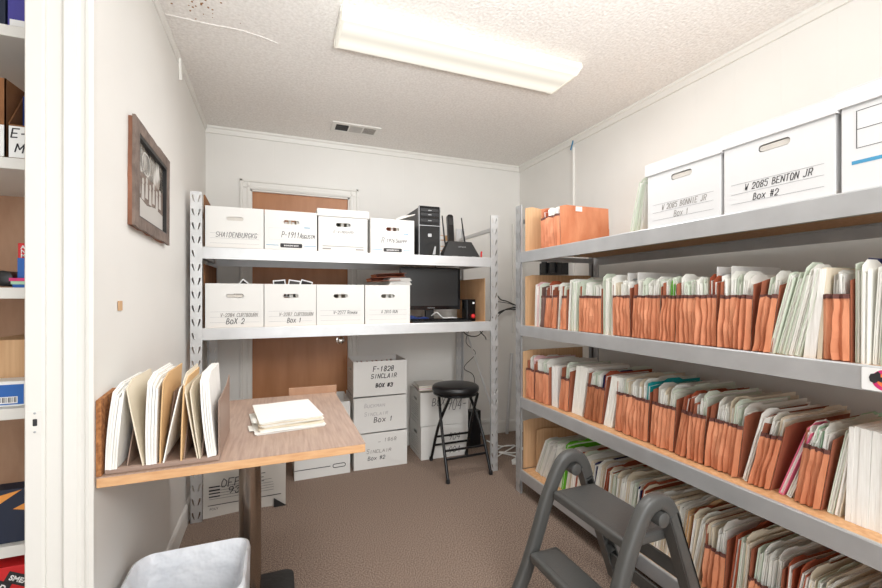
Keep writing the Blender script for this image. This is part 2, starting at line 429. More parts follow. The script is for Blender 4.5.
# air vent
V = thing('ceiling_vent', 'white three-panel metal air vent in the ceiling near the back wall', 'vent', (.515, 2.995, CH))
p = MB(); Md = Matrix.Translation((0, 0, -.008)) @ Matrix.Rotation(pi, 4, 'X')
p.plate(rect(-.168, .168, -.085, .085), [rect(-.14, -.052, -.055, .055), rect(-.044, .044, -.055, .055), rect(.052, .14, -.055, .055)], Md, .008); part(p, 'frame', 'trim_paint', V)
p = MB(); p.box(-.145, .145, -.06, .06, -.001, -.0003); part(p, 'duct', 'vent_dark', V)
for k, (x0, x1) in enumerate(((-.14, -.052), (-.044, .044), (.052, .14))):
    p = MB()
    for i in range(4 if k == 0 else 11):
        if k == 1 or k == 0: yy = -.05 + i * (.010 if k else .032); p.box(x0, x1, yy - .0026, yy + .0026, -.007, -.002)
        else: xx = x0 + .004 + i * .008; p.box(xx - .0022, xx + .0022, -.055, .055, -.007, -.002)
    part(p, 'slats', 'vent_grey' if k else 'vent_dark', V)

# framed picture on the left wall
P = thing('framed_picture', 'old black and white print in a rustic dark wood frame on the left wall', 'picture', (LX - .0055, 1.885, 1.648)); P.rotation_euler = (R(-1), 0, WA)
MF = Matrix(((0, 0, 1, 0), (1, 0, 0, 0), (0, 1, 0, 0), (0, 0, 0, 1)))   # local XY -> YZ facing +X
rr = random.Random(2)
def wob(x0, x1, y0, y1, n=9, a=.0035):
    o = []
    for (xa, ya, xb, yb) in ((x0, y0, x1, y0), (x1, y0, x1, y1), (x1, y1, x0, y1), (x0, y1, x0, y0)):
        for k in range(n):
            t = k / n; o.append((xa + (xb - xa) * t + rr.uniform(-a, a), ya + (yb - ya) * t + rr.uniform(-a, a)))
    return o
p = MB(); p.plate(wob(-.245, .245, -.183, .183), [rect(-.195, .195, -.143, .143)], Matrix.Translation((.022, 0, 0)) @ MF, .009); part(p, 'frame', 'frame_wood', P)
p = MB(); p.plate(wob(-.242, .242, -.180, .180), [rect(-.195, .195, -.143, .143)], Matrix.Translation((.013, 0, 0)) @ MF, .012); part(p, 'frame_back', 'frame_wood_raw', P)
p = MB(); p.plate(rect(-.195, .195, -.143, .143), [rect(-.187, .187, -.139, .130)], Matrix.Translation((.021, 0, 0)) @ MF, .013); part(p, 'inner_edge', 'frame_black', P)
p = MB(); p.box(.004, .008, -.188, .188, -.14, .131); part(p, 'print', 'old_print', P)
p = MB(); M = Matrix.Translation((.0081, 0, 0)) @ MF @ Matrix.Diagonal((1.19, 1.13, 1, 1))
p.plate([(-.155, -.12), (.155, -.12), (.155, -.062), (.05, -.055), (-.04, -.068), (-.155, -.05)], [], M, -.0004); part(p, 'pale_foreground', 'vent_grey', P)
p = MB(); p.plate([(-.155, -.048), (-.04, -.066), (.05, -.053), (.155, -.06), (.155, .02), (-.155, .028)], [], M, -.0003); part(p, 'dark_band', 'frame_wood', P)
p = MB()
for k in range(7):
    x = -.125 + k * .04; y = -.012 * (k % 2); p.plate(oval(x, .014 + y, .020, .022, 10), [], M, -.0008); p.plate([(x - .015, -.045 + y), (x + .015, -.045 + y), (x + .010, .004 + y), (x - .010, .004 + y)], [], M, -.0006)
part(p, 'figures', 'vent_grey', P)
p = MB(); p.plate(oval(-.05, .065, .09, .075, 18), [oval(-.05, .065, .08, .065, 18)], M, -.0006); part(p, 'arch', 'vent_grey', P)

# wall conduit with blue tape
cd = thing('wall_conduit', 'thin white cable conduit running down the right wall to the rack', 'conduit', (RX, 2.565, 0))
p = MB(); p.box(-.014, 0, -.009, .009, 1.1, 2.37); part(p, 'channel', 'wall_paint', cd, bevel=.002)
p = MB(); p.T = Matrix.Translation((-.016, .005, 2.385)) @ Matrix.Rotation(R(25), 4, 'X'); p.box(-.002, .002, -.006, .006, -.035, .035); part(p, 'tape', 'tape_blue', cd)
for (yy, zz) in ((1.79, 1.98), (1.60, 1.96)):
    q = MB(); q.T = Matrix.Translation((RX, yy, zz)) @ Matrix.Rotation(R(-90), 4, 'Y'); q.lathe([(.004, 0), (.004, .002), (.001, .003)], n=8)
    tag(q.build('nail', 'logo_black'), 'tiny dark nail in the right wall above the boxes', 'nail', 'nails in the right wall')

# ------------------------------------------------------------------ racks
def post_mb(h, flip=1):
    # angle post: slotted face across +-x, flange going back along +y
    mb = MB(); holes = []
    z = h - .02
    while z > .05:
        for s in (-1, 1):
            q = [(.0145, z), (.0215, z), (.0205, z - .014), (.0105, z - .038), (.0070, z - .038), (.0115, z - .016)]
            holes.append([(s * a, b) for a, b in (q if s > 0 else q[::-1])])
        z -= .0755
    mb.plate(rect(-.0285, .0285, 0, h), holes, front(0), .002)
    x = -.0285 if flip > 0 else .0265
    mb.box(x, x + .002, .002, .036, 0, h)
    mb.box(-.0285, -.0265, .0, .012, 0, h) ; mb.box(.0265, .0285, .0, .012, 0, h)
    return mb
def beam_prof(h): return [(0, 0), (0, h - .004), (.002, h), (.012, h), (.014, h - .004), (.014, h - .016), (.036, h - .016), (.036, h - .022), (.012, h - .022), (.012, .006), (.02, .006), (.02, 0)]
def rack(name, label, loc, rz, length, depth, levels, m, H=1.812, bh=.066, deck=True):
    T = thing(name, label, 'shelving rack', loc, rz)
    for (x, y, r, fl) in ((.0285, 0, 0, 1), (length - .0285, 0, 0, -1), (.0285, depth, pi, -1), (length - .0285, depth, pi, 1)):
        o = part(post_mb(H, fl), 'post', m, T); o.location = (x, y, 0); o.rotation_euler = (0, 0, r)
    for z in levels:
        p = MB(); p.prism([(.001 + a, z - bh + b) for a, b in beam_prof(bh)], .057, length - .057, 'x'); part(p, 'front_beam', m, T)
        p = MB(); p.prism([(depth - .001 - a, z - bh + b) for a, b in beam_prof(bh)], .057, length - .057, 'x'); part(p, 'rear_beam', m, T)
        for x in (.032, length - .032):
            p = MB(); p.box(x - .012, x + .012, .037, depth - .037, z - .052, z - .022); part(p, 'side_beam', m, T)
        p = MB(); p.box(.05, length - .05, .016, depth - .016, z - .015, z - .003); part(p, 'shelf_board', 'particle_board', T)
        for x in (.057, length - .057):
            s_ = 1 if x > 1 else -1
            p = MB(); p.plate(rrect(.012, .045, .003, cx=x + s_ * .010, cy=z - .035), [], front(-.0005), -.0018)
            for dz in (-.06, -.035, -.01):
                q = front(-.0022, z + dz, x + s_ * .012); p.plate(oval(0, 0, .007, .0069, 8), [], q, -.002)
            part(p, 'connector', m, T)
    for x in (.032, length - .032):
        p = MB(); p.box(x - .008, x + .008, .037, depth - .037, H - .11, H - .085); part(p, 'side_tie', m, T)
    return T
RB = rack('storage_rack', 'bright galvanised metal rack against the back wall with two loaded shelves', (LX + .011, 2.60, 0), 0, 1.90, .62, (1.512, 1.062), 'galvanised')
# diagonal strut on the right end of the rack
p = MB(); p.tube([(1.868, .50, 1.0), (1.868, .05, .46)], (.012, .004), 6, up=(1, 0, 0)); part(p, 'diagonal_strut', 'galvanised', RB)
RR = rack('storage_rack', 'long four-shelf metal rack of files along the right wall', (1.416, 2.30, 0), R(-90), 2.5, .62, (1.516, 1.058, .606, .149), 'galvanised_dull')
Z1, Z2, Z3, Z4 = 1.513, 1.055, .603, .146      # board tops on the right rack

# ------------------------------------------------------------------ bankers boxes
def bankers_box(label, loc, w, d, h, rz=0.0, lid=False, style='lines', hand=(), m='box_white', hole='full', side=None, inner='box_dull', cat='box', group=None, lid_h=.045, hole_z=.72, extra=None):
    T = thing('file_box', label, cat, loc, rz, group)
    t = .004; b = MB(); hz = h * hole_z; hw = w * .30
    holes = [oval(0, hz, min(hw, .09), .024)] if hole != 'none' else []
    b.plate(rect(-w / 2, w / 2, 0, h), holes, front(0), t)
    b.plate(rect(-w / 2, w / 2, 0, h), holes, front(d - t), t)
    sd = [oval(0, hz, .085, .024)] if side else []
    Ml = Matrix.Translation((-w / 2, d / 2, 0)) @ ENDF; Mr = Matrix.Translation((w / 2 - t, d / 2, 0)) @ ENDF
    b.plate(rect(-d / 2 + t, d / 2 - t, 0, h), sd, Ml, t); b.plate(rect(-d / 2 + t, d / 2 - t, 0, h), sd, Mr, t)
    b.box(-w / 2 + t, w / 2 - t, t, d - t, 0, .004)
    part(b, 'carton', m, T)
    if lid:
        q = MB(); g = .004; z1 = h + .005; z0 = z1 - lid_h
        q.box(-w / 2 - g - t, w / 2 + g + t, -g - t, d + g + t, z1 - t, z1)
        q.box(-w / 2 - g - t, w / 2 + g + t, -g - t, -g, z0, z1 - t); q.box(-w / 2 - g - t, w / 2 + g + t, d + g, d + g + t, z0, z1 - t)
        q.box(-w / 2 - g - t, -w / 2 - g, -g, d + g, z0, z1 - t); q.box(w / 2 + g, w / 2 + g + t, -g, d + g, z0, z1 - t)
        part(q, 'lid', m, T, bevel=.0015)
    F = front(-.0003)
    if hole == 'flap':
        q = MB(); q.plate(oval(0, hz, min(hw, .09) - .005, .018), [], front(.0045), .001); part(q, 'handle_flap', 'box_dull', T)
    pr = MB(); a = w * .42
    if style == 'lines':
        for k in (.36, .24, .12): strip(pr, F, -a, a, h * k, h * k + .0009)
        part(pr, 'printed_lines', 'line_grey', T)
    elif style == 'logo':
        x0, x1, z0, z1 = -a, a, h * .27, h * .56
        for s_ in ((x0, x1, z1, z1 + .0007), (x0, x0 + .0007, z0, z1), (x1, x1 + .0007, z0, z1), (x0, x1, z0, z0 + .0007)): strip(pr, F, *s_)
        part(pr, 'printed_lines', 'faint_ink', T)
        bl = MB(); strip(bl, F, -w * .47, -w * .24, h * .125, h * .137); strip(bl, F, w * .25, w * .48, h * .125, h * .137); strip(bl, F, w * .25, w * .36, h * .59, h * .61); part(bl, 'printed_bars', 'print_blue', T)
        lg = MB(); lg.plate(rrect(w * .21, h * .052, .006, cy=h * .13), [], F, -.0004); lo = part(lg, 'maker_mark', 'logo_black', T)
        lettering('BANKERS BOX', .0125, front(-.0009, h * .13 - .0045), 'white_print', lo, bold=.0002)
    elif style == 'form':
        for k in (.55, .49, .42, .36, .29, .22): strip(pr, F, -a, a * (1 if k > .4 else .2), h * k, h * k + .0008)
        for k in (.36, .29): strip(pr, F, a * .35, a, h * k, h * k + .0008)
        part(pr, 'printed_lines', 'faint_ink', T)
        bl = MB(); strip(bl, F, -a, a, h * .14, h * .155); strip(bl, F, -a, -a * .6, h * .07, h * .10); strip(bl, F, a * .6, a, h * .07, h * .10); part(bl, 'printed_bars', 'pencil', T)
    for k, (txt, x, z, hh, adv, ink, th) in enumerate(hand):
        q = MB(); scribble(q, txt, F, x, z, hh, adv, th, seed=len(label) + k * 7); part(q, 'handwriting', ink, T)
    if side == 'form':
        q = MB(); S = left_face(-w / 2 - .0003, d / 2, 0)
        for k in (.58, .52, .46, .40, .34, .28, .22, .12): strip(q, S, -d * .40, d * .28, h * k, h * k + .0018)
        part(q, 'side_print', 'pencil', T)
    if side == 'lines':
        q = MB(); S = left_face(-w / 2 - .0003, d / 2, 0)
        for k in (.5, .35, .2): strip(q, S, -d * .42, d * .42, h * k, h * k + .0012)
        part(q, 'side_print', 'line_grey', T)
    if extra: extra(T, F, w, d, h)
    return T

YB = 2.632; ZA, ZB = 1.5095, 1.0595
W_ = .297
bankers_box('white file box at the far left of the rack top shelf', (-.230, YB, ZA), .300, .39, .236, m='box_white', hole='flap', hand=[('SHAIDENBURGKG', -.098, .064, .028, .0165, 'ink', .0017)])
bankers_box('white box with blue bars and hand hole, second on the rack top shelf', (.072, YB, ZA), .294, .39, .236, style='logo', hand=[('P-1911', -.055, .078, .034, .017, 'ink', .0022), ('Augustm', .048, .078, .028, .0125, 'ink', .0019)])
bankers_box('white printed box with a lid, third on the rack top shelf', (.378, YB, ZA), .300, .39, .262, lid=True, style='form', hole_z=.66, hand=[('E-WINDGARD', -.06, .122, .014, .0125, 'pencil', .0016)])
bankers_box('white box with dark oval mark beside the computer tower on the top shelf', (.694, YB, ZA), .292, .39, .230, style='logo', hand=[('R', -.075, .075, .034, .02, 'ink', .002), ('1976', -.04, .08, .022, .0135, 'ink', .002), ('Snappp', .018, .078, .026, .013, 'ink', .0018)])
bankers_box("white box marked 'V-2284 CURTBOURN Box 2' on the lower rack shelf", (-.230, YB, ZB), .300, .39, .251, hole='flap', hand=[('V-2284 CURTBOURN', -.075, .062, .020, .0123, 'pencil', .0022), ('BoX 2', -.045, .022, .030, .02, 'ink', .0026)])
bankers_box("white box marked 'V-2287 CURTBOURN Box 1' on the lower rack shelf", (.069, YB, ZB), .290, .39, .251, hand=[('V-2287 CURTBOURN', -.065, .062, .020, .0123, 'pencil', .0022), ('Box 1', -.02, .022, .028, .017, 'ink', .0024)])
bankers_box("white box marked 'V-2277 Roman' on the lower rack shelf", (.362, YB, ZB), .290, .39, .251, hand=[('V-2277 Roman', -.045, .068, .021, .0125, 'ink', .0016)])
bankers_box('white box beside the black monitor on the lower rack shelf', (.662, YB, ZB), .297, .39, .251, hand=[('A 2810 RUN', -.045, .070, .019, .0115, 'ink', .0015)])

# right rack top shelf: lidded boxes
def bx3(T, F, w, d, h):
    q = MB()
    for s_ in ((-w * .40, w * .4, h * .78, h * .785), (-w * .40, w * .4, h * .60, h * .605), (-w * .40, -w * .395, h * .42, h * .78), (-w * .4, w * .4, h * .42, h * .425)): strip(q, F, *s_)
    part(q, 'printed_lines', 'logo_black', T)
    q = MB(); strip(q, F, -w * .43, w * .05, h * .27, h * .305); part(q, 'printed_bars', 'print_blue', T)
bankers_box("lidded white box marked 'BONNIE JR' beside the leaning folders, right rack top", (1.43, 1.140, Z1), .305, .39, .262, R(-90), lid=True, hole='flap', m='box_white_right', hand=[('W 2085 BONNIE JR', -.085, .070, .020, .0122, 'pencil', .0016), ('Box 1', -.03, .034, .022, .013, 'pencil', .0016)], lid_h=.048)
bankers_box("lidded white box marked 'BENTON JR' in the middle of the right rack top", (1.43, .822, Z1), .306, .39, .268, R(-90), lid=True, hole='flap', m='box_white_right', hand=[('W 2085 BENTON JR', -.085, .072, .020, .0122, 'ink', .0015), ('Box #2', -.06, .036, .02, .013, 'ink', .0015)], lid_h=.048)
bankers_box('lidded white box with a blue printed bar at the right photo edge', (1.43, .500, Z1), .310, .39, .274, R(-90), lid=True, hole='none', style='none', m='box_white_right', extra=bx3, lid_h=.048)

# floor boxes
bankers_box("white box marked 'Sinclair Box #2' at the bottom of the three-box stack", (.693, 2.96, 0), .39, .31, .252, R(-1), hole='none', side='form', style='none',
            hand=[('_ 1868', -.02, .185, .025, .024, 'pencil', .0025), ('Sinclair', -.105, .11, .03, .023, 'pencil', .0028), ('Box #2', -.095, .06, .026, .022, 'ink', .0026)])
bankers_box("white box marked 'Box 1' in the middle of the three-box stack", (.690, 2.955, .262), .39, .31, .252, R(1), hole='none', side='form', style='none',
            hand=[('Buckman', -.12, .18, .028, .022, 'faint_ink', .0026), ('Sinclair', -.12, .12, .028, .022, 'faint_ink', .0026), ('Box 1', -.05, .07, .034, .03, 'ink', .0036)])
bankers_box("white box marked 'F-1828 SINCLAIR BOX #3' topping the three-box stack", (.688, 2.95, .524), .39, .31, .248, R(-1), hole='none', side='form', style='none', inner='maroon',
            hand=[('F-1828', -.055, .175, .034, .026, 'ink', .004), ('SINCLAIR', -.07, .125, .03, .024, 'ink', .0036), ('BOX #3', -.035, .06, .026, .022, 'ink', .005)])
bankers_box("white box marked '904' on the floor behind the black stool", (1.195, 2.965, 0), .385, .30, .25, R(-1), hole='none', side='form', style='none',
            hand=[('904', .03, .13, .05, .034, 'ink', .003), ('904', .03, .03, .045, .034, 'ink', .003)])
bankers_box("white box marked 'BOX 904' stacked behind the black stool", (1.190, 2.96, .254), .385, .30, .255, R(-3), hole='none', side='form', style='none', m='box_white',
            hand=[('BOX', -.10, .15, .055, .036, 'ink', .003), ('904-', .02, .11, .085, .042, 'ink', .0034)])
bankers_box('white box with oval mark on the floor behind the table', (.285, 2.95, 0), .37, .33, .25, R(1), hole='none', style='none',
            extra=lambda T, F, w, d, h: (lambda q, q2: (q.plate(oval(.11, h * .25, .09, .03), [oval(.11, h * .25, .08, .02)], F, -.0005), strip(q, F, -w * .5, .05, h * .25, h * .27), part(q, 'maker_mark', 'logo_black', T),
                scribble(q2, 'BOX 5', F, -.01, h * .62, .03, .022, .003), part(q2, 'handwriting', 'ink', T)))(MB(), MB()))
bankers_box('plain white box on top of the box behind the table', (.285, 2.955, .252), .37, .33, .25, R(-1), hole='none', style='none', side='lines')

# poly mailer with office form print
ml = thing('paper_mailer', "crumpled pale mailer printed with 'OFFICE 93-9' on the floor under the table", 'mailer', (-.175, 2.63, 0), R(2))
p = MB(); p.slab(-.215, .43, 0, .10, lambda u: .30 - .01 * sin(u * 9), bend=lambda u, v: .02 * sin(3 * u + 2 * v) + .014 * sin(11 * u) * v, nx=14, nz=10); part(p, 'bag', 'box_dull', ml, smooth=True)
p = MB(); F = front(-.006)
for k in (.17, .15, .135, .12, .105): strip(p, F, -.185, .15, k, k + .0016)
strip(p, F, -.19, .19, .07, .074); strip(p, F, .0, .05, .235, .255)
for i in range(4): strip(p, F, -.185, -.13, .17 - i * .018, .177 - i * .018)
part(p, 'form_print', 'ink', ml)
p = MB(); scribble(p, 'OFFIC E', F, -.125, .165, .045, .034, .0032); scribble(p, '93-9', F, -.09, .125, .036, .034, .0032); part(p, 'handwriting', 'ink', ml)
lettering('POLY', .018, front(-.006, .045, -.16), 'ink', ml)
p = MB(); p.prism([(.15, 0), (.22, 0), (.15, .055)], -.012, -.010, 'y'); part(p, 'loose_flap', 'black_cast', ml)

# ------------------------------------------------------------------ files
COLN = {'w': 'white', 'g': 'pale green', 'm': 'manila', 'n': 'mint green', 'y': 'grey', 'p': 'pale pink', 'h': 'hot pink', 't': 'teal', 'b': 'blue', 'v': 'navy', 'l': 'lime green', 'r': 'rust brown', 'o': 'orange', 'a': 'tan'}
COLM = {'w': 'folder_white', 'g': 'folder_green', 'm': 'folder_manila', 'n': 'folder_mint', 'y': 'folder_grey', 'p': 'folder_pink', 'h': 'folder_hotpink', 't': 'folder_teal', 'b': 'folder_blue', 'v': 'folder_navy', 'l': 'folder_lime', 'r': 'folder_rust', 'o': 'folder_orange', 'a': 'folder_tan'}
FM = {}
def folder_mesh(c, k):
    if (c, k) in FM: return FM[(c, k)]
    rn = random.Random(ord(c) * 17 + k); mb = MB()
    H = .232 + rn.uniform(-.004, .006); D = .30 + (.055 if k % 2 else 0)
    a1, a2, ph = rn.uniform(-.003, .003), rn.uniform(-.004, .004), rn.uniform(0, 6)
    bend = lambda u, v: a1 * sin(3 * u + ph) * v + a2 * v * v
    tabu = rn.choice((.15, .45, .75))
    fr = lambda hh: (lambda u: hh - .006 * max(0, 1 - u * 16) ** 2)
    tb = lambda u: H + .010 - .006 * max(0, 1 - u * 16) ** 2 + (.010 if abs(u - tabu) < .13 else 0)
    mb.mi = 0
    mb.slab(0, D, 0, .0009, fr(H), bend, 6, 4)
    mb.slab(0, D, .0085, .0009, tb, bend, 14, 4)
    mb.box(0, D, 0, .0094, 0, .0009)
    mb.mi = 1
    mb.slab(.004 + rn.uniform(0, .006), D - .03, .0012, .0034, fr(H - .006 - rn.uniform(0, .012)), bend, 6, 4, z0=.001)
    mb.slab(.002 + rn.uniform(-.006, .008), D - .03, .0050, .0030, fr(H - .002 + rn.uniform(-.01, .008)), bend, 6, 4, z0=.001)
    FM[(c, k)] = mb.mesh('folder', [COLM[c], 'paper'])
    return FM[(c, k)]
def file_folder(c, x, y, z, a, label, group, sc_=1.0, k=None, rz=0.0, sy=1.4):
    k = random.randrange(6) if k is None else k
    o = bpy.data.objects.new('file_folder', folder_mesh(c, k)); C.objects.link(o)
    o.location = (x, y, z); o.rotation_euler = (a, 0, rz)
    o.scale = (sc_, sy, sc_)
    return tag(o, label, 'folder', group)
ORD = ['first', 'second', 'third', 'fourth', 'fifth', 'sixth', 'seventh', 'eighth', 'ninth', 'tenth', 'eleventh', 'twelfth', 'thirteenth', 'fourteenth', 'fifteenth']

def wallet(x, y0, z, w, a, label, gh=.185, h=.228, d=.35, gm='wallet_gusset', seed=0, cm='wallet_cover', cov=(1, 1)):
    # pleated expanding pocket seen from its end; local y 0..w, front at x = 0
    T = thing('expanding_file', label, 'file wallet', (x, y0, z))
    rn = random.Random(seed + 5); sh = math.tan(a); t = .0016
    for s_, yy in ((0, 0.0), (1, w - t)):
        hh = h + (.014 if s_ else 0) + rn.uniform(-.004, .004)
        p = MB(); p.slab(.0 if cov[s_] else .02, d, yy, t, (lambda u, hh=hh: hh - .010 * max(0, 1 - u * 12) ** 2), (lambda u, v, q=rn.uniform(-.003, .003): q * sin(3 * u) * v), 8, 4, shear=sh)
        part(p, 'cover', cm, T)
    n = max(2, round(w / .018)); g = MB(); am = [rn.uniform(.5, 1.3) for _ in range(n + 1)]; nz = 9; NP = n * 4 + 1; vs = []; fs = []
    off = [rn.uniform(0, 9), rn.uniform(0, 9)]
    for i in range(NP):
        u = i / (NP - 1); ph = (u * n) % 1.0; zig = abs(ph * 2 - 1)
        amp = .015 if w > .03 else .008
        for j in range(nz + 1):
            v = j / nz
            nx_ = noise.noise(Vector((u * w * 30 + off[0], v * 3.2, off[1])))
            xx = -.004 - amp * am[int(u * n - 1e-6)] * (1 - zig) * (1 - .35 * v) - .005 * sin(pi * v) * sin(pi * u) + nx_ * .009 * (1 - abs(2 * u - 1) ** 6)
            yy = t + (w - 2 * t) * (u + .006 / w * noise.noise(Vector((u * w * 40, v * 4 + off[1], off[0]))) * sin(pi * u))
            zt = gh + .004 * noise.noise(Vector((u * 4, off[0], 0)))
            zz = v * zt + .004 * (1 - v)
            vs.append((xx, yy - zz * sh, zz))
    m0 = len(vs); vs += [(q[0] + .0012, q[1], q[2]) for q in vs]; W = nz + 1
    for i in range(NP - 1):
        for j in range(nz):
            q = i * W + j; fs.append((q, q + W, q + W + 1, q + 1)); q += m0; fs.append((q, q + 1, q + W + 1, q + W))
        q = i * W + nz; fs.append((q, q + W, q + W + m0, q + m0)); q = i * W; fs.append((q, q + m0, q + W + m0, q + W))
    for q in (0, (NP - 1) * W):
        for j in range(nz): fs.append((q + j, q + j + 1, q + j + 1 + m0, q + j + m0))
    g.add(vs, fs); go = part(g, 'gusset', gm, T)
    bnd = MB(); bv = []; bf = []
    for i in range(NP):
        q = vs[i * W + nz]
        for dx in (-.0016, .0028):
            for dz in (-.0115, .0012): bv.append((q[0] + dx, q[1] - dz * sh, q[2] + dz))
    for i in range(NP - 1):
        b = i * 4; bf += [(b, b + 4, b + 5, b + 1), (b + 2, b + 3, b + 7, b + 6), (b + 1, b + 5, b + 7, b + 3), (b, b + 2, b + 6, b + 4)]
    bf += [(0, 1, 3, 2), tuple((NP - 1) * 4 + k for k in (0, 2, 3, 1))]
    bnd.add(bv, bf); part(bnd, 'band', 'wallet_band', go)
    bt = MB(); bt.box(0, d, t, w - t, 0, .001); bt.box(d - .002, d, t, w - t, 0, .12); part(bt, 'base', cm, T)
    return T

def paper_stack(x, y0, z, w, a, label, h=.27, d=.29, m='paper', cat='paper stack', name='paper_stack', rough=1):
    mb = MB(); rn = random.Random(int(y0 * 1000)); sh = math.tan(a)
    n = max(1, int(w / .012)); tw = w / n
    for i in range(n):
        mb.slab(rn.uniform(-.002, .003) * rough, d, i * tw, tw * .96, h + rn.uniform(-.003, .003) * rough, lambda u, v, q=rn.uniform(-.001, .001): q * v, 3, 4, shear=sh)
    o = mb.build(name, m); o.location = (x, y0, z); return tag(o, label, cat)

def row(z, xf, items, shelf, dense=.0098):
    nw = 0
    tot = sum(1 for i in items if i[0] == 'W')
    for k, it in enumerate(items):
        ty, yl, yr, lean = it[:4]; opt = it[4] if len(it) > 4 else {}
        a = R(lean); w = yl - yr; x = xf + opt.get('dx', 0)
        if ty == 'W':
            lab = '%spleated file wallet, %s from the back wall on the %s shelf' % (opt.get('adj', 'orange-brown '), ORD[nw], shelf)
            wallet(x, yr, z + .0005, w, a, lab, gm=opt.get('gm', 'wallet_gusset'), seed=int(yr * 999), gh=opt.get('gh', .185), h=opt.get('h', .228), cm=opt.get('cm', 'wallet_cover'))
            cols = opt.get('c', 'wgwmwgw'); n = max(1, int((w - .012) / .0175))
            cl = [cols[i * len(cols) // n] if n < len(cols) else cols[i % len(cols)] for i in range(n)]
            for i in range(n):
                c = cl[i]; yy = yr + .006 + (w - .012) * (n - 1 - i + .25) / n
                lb = '%s folder inside the %s wallet from the back wall, %s shelf' % (COLN[c], ORD[nw], shelf)
                file_folder(c, x + .008 + random.uniform(0, .012), yy, z + .0025, a + R(random.uniform(-.8, .8)), lb, lb, 1 + random.uniform(-.01, .06))
            nw += 1
        elif ty == 'F':
            cols = opt.get('c', 'wgwmgw'); n = max(1, round(w / opt.get('t', .0165)))
            for i in range(n):
                c = cols[i * len(cols) // n] if n < len(cols) else cols[i % len(cols)]
                yy = yr + w * (n - 1 - i) / n
                if nw: lb = '%s folder standing right of the %s wallet from the back wall, %s shelf' % (COLN[c], ORD[nw - 1], shelf)
                else: lb = '%s folder standing left of the first wallet on the %s shelf' % (COLN[c], shelf)
                if opt.get('place'): lb = '%s folder %s' % (COLN[c], opt['place'])
                file_folder(c, x + random.uniform(-.006, .012), yy, z + .0005, a + R(random.uniform(-1, 1)), lb, lb, 1.04 * opt.get('s', 1) + random.uniform(-.01, .05), rz=R(random.uniform(-1, 1)))
        elif ty == 'T':
            paper_stack(x, yr, z + .0005, w, a, opt['label'], opt.get('h', .26), m=opt.get('m', 'paper'))
    return nw

# second shelf
row(Z2, 1.452, [
 ('F', 2.150, 2.080, 1, {'c': 'wpwwgw'}), ('W', 2.076, 2.030, 2, {'adj': 'thin dark brown ', 'gm': 'wallet_brown', 'cm': 'wallet_brown', 'c': 'wg'}),
 ('W', 2.026, 1.974, 3, {'c': 'rw', 'adj': 'narrow orange-brown '}), ('W', 1.960, 1.925, 3, {'c': 'wm', 'adj': 'narrow orange-brown '}), ('F', 1.921, 1.882, 6, {'c': 'wgw'}),
 ('W', 1.878, 1.840, 1, {'c': 'mw', 'adj': 'narrow orange-brown '}), ('F', 1.836, 1.737, 2, {'c': 'wwgwwggw', 's': 1.05}), ('W', 1.732, 1.580, 0, {'c': 'gwwgwwww', 'adj': 'wide orange-brown '}),
 ('F', 1.575, 1.503, 0, {'c': 'gwwgww', 's': 1.05}), ('W', 1.499, 1.400, -2, {'c': 'mwwwg'}),
 ('W', 1.388, 1.250, 1, {'c': 'wwgwgwwgg', 'adj': 'wide orange-brown '}), ('W', 1.245, 1.180, 2, {'c': 'wlg'}), ('W', 1.176, 1.014, 0, {'c': 'wggwwwgrrr', 'adj': 'very wide orange-brown '}),
 ('W', 1.010, .900, 2, {'c': 'wwgwwn'}), ('W', .896, .842, 7, {'c': 'gww'}), ('F', .852, .765, 13, {'c': 'ggwgwwgw', 's': 1.04}),
 ('T', .757, .725, 6, {'label': 'tall white paper stack left of the last wallet on the second shelf', 'h': .262}),
 ('T', .722, .710, 3, {'label': 'ruled cream notepad pressed beside the last wallet on the second shelf', 'h': .262, 'm': 'folder_manila'}),
 ('W', .706, .645, 0, {'c': 'yyyy', 'h': .235}), ('F', .643, .34, 1.5, {'c': 'gwwgwwgwgw', 's': 1.04}),
], 'second')
def binder(x, y, z, label, w=.06, h=.288, m='box_white', rz=0):
    T = thing('ring_binder', label, 'binder', (x, y, z), rz)
    p = MB(); p.box(0, .27, 0, .003, 0, h); p.box(0, .27, w - .003, w, 0, h); p.box(.267, .27, .003, w - .003, 0, h); part(p, 'cover', m, T, bevel=.001)
    for zz in (.06, .145, h - .03):
        p = MB(); p.tube([(.035 + .022 * cos(q), w / 2 + .022 * sin(q), zz) for q in [2 * pi * k / 14 for k in range(14)]], .0018, 6, closed=True); part(p, 'ring', 'silver', T)
    p = MB(); p.box(.045, .26, .012, w - .010, .008, h - .03); part(p, 'pages', 'paper', T)
    return T
binder(1.50, 1.545, Z2 + .001, 'white ring binder behind the far files on the second shelf', w=.045, h=.272)
binder(1.485, 1.395, Z2 + .001, 'tall white ring binder, middle one of three on the second shelf', w=.06)
binder(1.485, .985, Z2 + .001, 'tall white ring binder nearest the photographer on the second shelf', w=.055)
binder(1.50, .560, Z2 + .001, 'dark blue ring binder at the right end of the second shelf', w=.07, h=.285, m='folder_navy')

